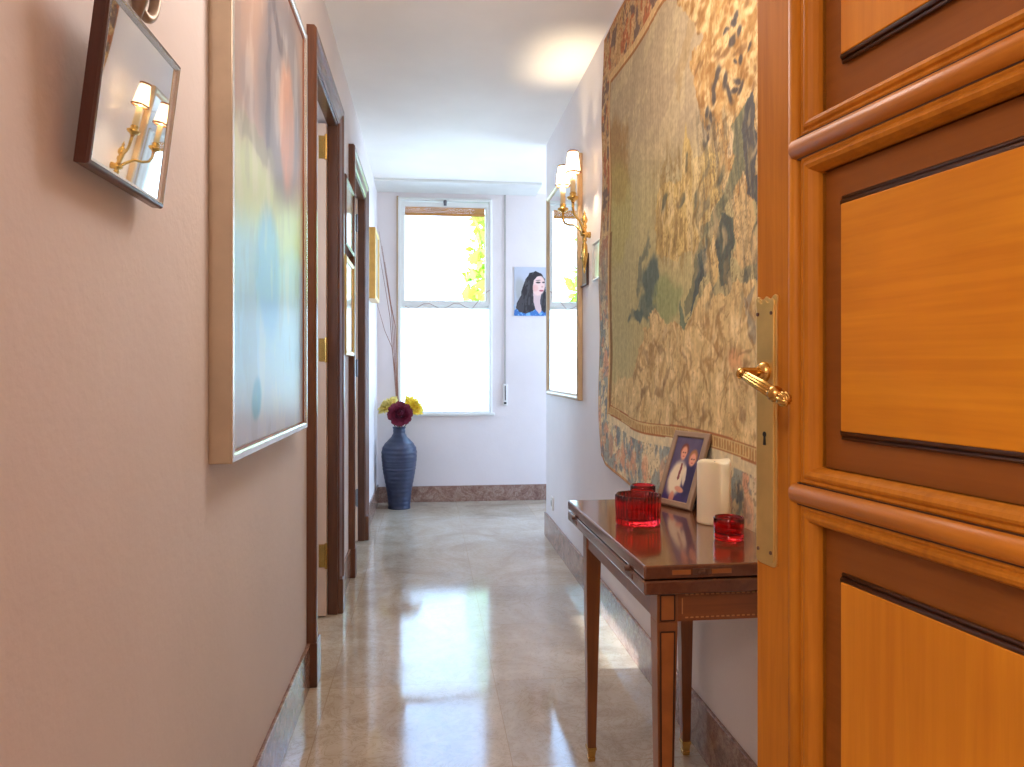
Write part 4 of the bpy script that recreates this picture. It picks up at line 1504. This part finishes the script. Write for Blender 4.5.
SX, SY = .742, 3.47
sc = empty('wall_sconce', (XR - .005, SY, 1.55), label='lit brass twin-arm wall sconce with two small shades beside the tapestry', cat='wall lamp')
bp_ = MB()
bp_.lathe([(.001, -.185), (.004, -.18), (.006, -.172), (.004, -.165), (.008, -.15), (.013, -.115), (.0165, -.085), (.0135, -.05), (.007, -.035), (.012, -.028), (.012, -.02), (.008, -.012), (.02, -.004), (.023, .004), (.012, .012), (.008, .024), (.012, .034), (.012, .044), (.007, .052), (.014, .062), (.0155, .072), (.011, .086), (.005, .096), (.007, .102), (.002, .112), (.0006, .12)], (SX, SY, 1.725), 24)
bp_.tube([(SX, SY, 1.725), (XR, SY, 1.725)], [.011, .016], 16)
bp_.build('backplate', M['brass'], sc, smooth=True)
for (ax_, ay_, zb) in ((.660, 3.592, 1.862), (.662, 3.348, 1.862)):
    am = MB()
    d = Vector((ax_ - SX, ay_ - SY, 0))
    pts = [(SX + d.x * .04, SY + d.y * .04, 1.728), (SX + d.x * .2, SY + d.y * .2, 1.752), (SX + d.x * .45, SY + d.y * .45, 1.782), (SX + d.x * .72, SY + d.y * .72, 1.788), (SX + d.x * .92, SY + d.y * .92, 1.802), (ax_, ay_, 1.825), (ax_, ay_, 1.858)]
    am.tube(pts, [.0075, .007, .0065, .0062, .0062, .0065, .0075], 12)
    am.build('arm', M['brass'], sc, smooth=True)
    bm_ = MB()
    bm_.lathe([(.004, -.012), (.010, -.008), (.012, -.002), (.02, .000), (.027, .007), (.0275, .013), (.018, .017), (.014, .022), (.016, .03), (.012, .036)], (ax_, ay_, zb), 24)
    bm_.build('drip_cup', M['brass'], sc, smooth=True)
    cs_ = MB()
    cs_.lathe([(.0125, .03), (.0125, .118), (.006, .121)], (ax_, ay_, zb), 20)
    cs_.build('candle_sleeve', M['candle_tube'], sc, smooth=True)
    bu = MB()
    bu.lathe([(.003, .121), (.006, .126), (.008, .133), (.007, .142), (.0035, .149), (.0008, .153)], (ax_, ay_, zb), 16)
    bu.build('bulb', M['bulb'], sc, smooth=True)
    zs = 1.986
    sh = MB()
    r0, r1, hh = .0335, .0205, .098
    sh.lathe([(r0, 0), (r1, hh)], (ax_, ay_, zs), 32, cap=False)
    so = sh.build('lamp_shade', M['shade'], sc, smooth=True)
    for r, z in ((r0, .0015), (r1, hh - .001)):
        tg = MB()
        pts = [(ax_ + (r + .0005) * math.cos(2 * math.pi * k / 32), ay_ + (r + .0005) * math.sin(2 * math.pi * k / 32), zs + z) for k in range(33)]
        tg.tube(pts, .0042, 8, cap=False)
        tg.build('shade_trim', M['trim_gilt'], so, smooth=True)
    L = bpy.data.lights.new('sconce_light', 'POINT')
    L.energy = 9.0
    L.color = (1.0, .80, .54)
    L.shadow_soft_size = .014
    lo = bpy.data.objects.new('sconce_light', L)
    lo.location = (ax_, ay_, zb + .172)
    COL.objects.link(lo)

framed('framed_picture', 'dark-framed small mirror-like picture hanging under the brass sconce', 'picture', 3.50, 3.65, 1.492, 1.645, XR, XR - .014, M['dark_line'], soft_print('grey_print', rgb(176, 172, 160), rgb(120, 122, 116)), .010)
framed('framed_picture', 'small white framed card between the sconce and the tapestry', 'picture', 3.215, 3.385, 1.49, 1.67, XR, XR - .012, M['white_paint'], soft_print('white_card', rgb(240, 236, 226), rgb(222, 214, 202)), .012)

ot = empty('wall_outlet', (XR, 4.53, .22), label='white wall outlet low down beyond the table, above the baseboard', cat='outlet')
MB().box(XR - .010, XR, 4.49, 4.57, .215, .295).build('cover_plate', M['plastic'], ot, bevel=.003)
q_ = MB()
q_.tube([(XR - .0095, 4.53, .255), (XR - .0115, 4.53, .255)], .02, 20)
q_.build('socket_face', M['strap'], ot)

# ================================================================== OUTSIDE
def tree(label, c, R, Hh, n, seed):
    root = empty('tree', (c[0], c[1], c[2]), label=label, cat='tree')
    rnd = random.Random(seed)
    mb = MB()
    for k in range(n):
        d = Vector((rnd.gauss(0, 1), rnd.gauss(0, 1), rnd.gauss(0, 1))).normalized() * (rnd.random() ** .4)
        p = Vector(c) + Vector((d.x * R, d.y * R, Hh * .62 + d.z * Hh * .40))
        a = Vector((rnd.gauss(0, 1), rnd.gauss(0, 1), rnd.gauss(0, 1))).normalized()
        b = a.cross(Vector((rnd.gauss(0, 1), rnd.gauss(0, 1), rnd.gauss(0, 1)))).normalized()
        s_ = rnd.uniform(.09, .17)
        i = len(mb.v)
        mb.v += [tuple(p - a * s_), tuple(p + b * s_ * .5), tuple(p + a * s_), tuple(p - b * s_ * .5)]
        mb.f.append((i, i + 1, i + 2, i + 3))
    mb.build('foliage', M['leaf_green'], root)
    tm = MB()
    tm.tube([c, (c[0], c[1] + .1, c[2] + Hh * .3), (c[0] - .1, c[1], c[2] + Hh * .7)], [.14, .11, .05], 10)
    tm.build('trunk', M['bark'], root, smooth=True)


tree('sunlit yellow-green tree seen through the upper window pane', (1.15, 11, -2.4), .62, 6.6, 1500, 1)
tree('round green bush outside, seen only as a reflection in the wall mirror', (-1.25, 11.5, -2.4), .62, 6.2, 1200, 2)

# ================================================================== LIGHT
wd = bpy.data.worlds.new('sky')
scene.world = wd
wd.use_nodes = True
nt = wd.node_tree
for n_ in list(nt.nodes):
    nt.nodes.remove(n_)
ow = nt.nodes.new('ShaderNodeOutputWorld')
bg = nt.nodes.new('ShaderNodeBackground')
tc = nt.nodes.new('ShaderNodeTexCoord')
sep = nt.nodes.new('ShaderNodeSeparateXYZ')
nt.links.new(tc.outputs['Generated'], sep.inputs[0])
cr = ramp(nt, sep.outputs['Z'], [(0.0, (.55, .74, .97, 1)), (.12, (.52, .73, 1.0, 1)), (.6, (.32, .56, 1.0, 1))])
nt.links.new(cr, bg.inputs[0])
bg.inputs[1].default_value = 7.0
nt.links.new(bg.outputs[0], ow.inputs[0])


def portal(loc, rot, sx, sy):
    L = bpy.data.lights.new('window_portal', 'AREA')
    L.shape = 'RECTANGLE'
    L.size, L.size_y = sx, sy
    L.cycles.is_portal = True
    o = bpy.data.objects.new('window_portal', L)
    o.location = loc
    o.rotation_euler = rot
    COL.objects.link(o)


R90 = math.pi / 2
portal(((WX0 + WX1) / 2, YF + .21, (WZ0 + WZ1) / 2), (-R90, 0, 0), WX1 - WX0, WZ1 - WZ0)
portal((2.59, (PY0 + PY1) / 2, (PZ0 + PZ1) / 2), (0, R90, 0), PZ1 - PZ0, PY1 - PY0)
portal((RX - .09, (TY0 + TY1) / 2, (TZ0 + TZ1) / 2), (0, -R90, 0), TZ1 - TZ0, TY1 - TY0)
portal((RX - .09, (SY0 + SY1) / 2, (SZ0 + SZ1) / 2), (0, -R90, 0), SZ1 - SZ0, SY1 - SY0)

portal((-1.5, 2.11, 1.65), (R90, 0, 0), 1.2, .7)

S = bpy.data.lights.new('sun', 'SUN')
S.energy = 6.0
S.color = (.82, .92, 1.0)
S.angle = .01
so = bpy.data.objects.new('sun', S)
so.rotation_euler = Vector((1, -.05, -.62)).to_track_quat('-Z', 'Y').to_euler()
so.location = (-6, 4, 6)
COL.objects.link(so)

# added warm light on the landing behind the camera, its source unseen
L = bpy.data.lights.new('landing_fill', 'POINT')
L.energy = 36
L.color = (1.0, .83, .76)
L.shadow_soft_size = .16
lo = bpy.data.objects.new('landing_fill', L)
lo.location = (-.62, -1.0, 1.95)
COL.objects.link(lo)

# added fill light for tapestry, walls and ceiling, hung above the view
L = bpy.data.lights.new('corridor_fill', 'POINT')
L.energy = 19
L.color = (1.0, .87, .79)
L.shadow_soft_size = .2
lo = bpy.data.objects.new('corridor_fill', L)
lo.location = (.17, 1.72, 2.06)
COL.objects.link(lo)

# ================================================================== CAMERA
cam = bpy.data.cameras.new('camera')
cam.sensor_width = 36
cam.lens = F / 1024 * 36
cam.shift_y = -13.5 / 1024
cam.clip_start = .02
co = bpy.data.objects.new('camera', cam)
co.location = (0, 0, H)
co.rotation_euler = (math.pi / 2, 0, -TH)
COL.objects.link(co)
scene.camera = co

vs = scene.view_settings
vs.view_transform = 'Standard'
vs.look = 'None'
vs.exposure = 0.32
vs.gamma = 1.0
vs.use_curve_mapping = False
cy = scene.cycles
cy.use_denoising = True
cy.max_bounces = 10
cy.diffuse_bounces = 6
cy.glossy_bounces = 5
cy.transmission_bounces = 8
cy.transparent_max_bounces = 12
cy.sample_clamp_indirect = 8
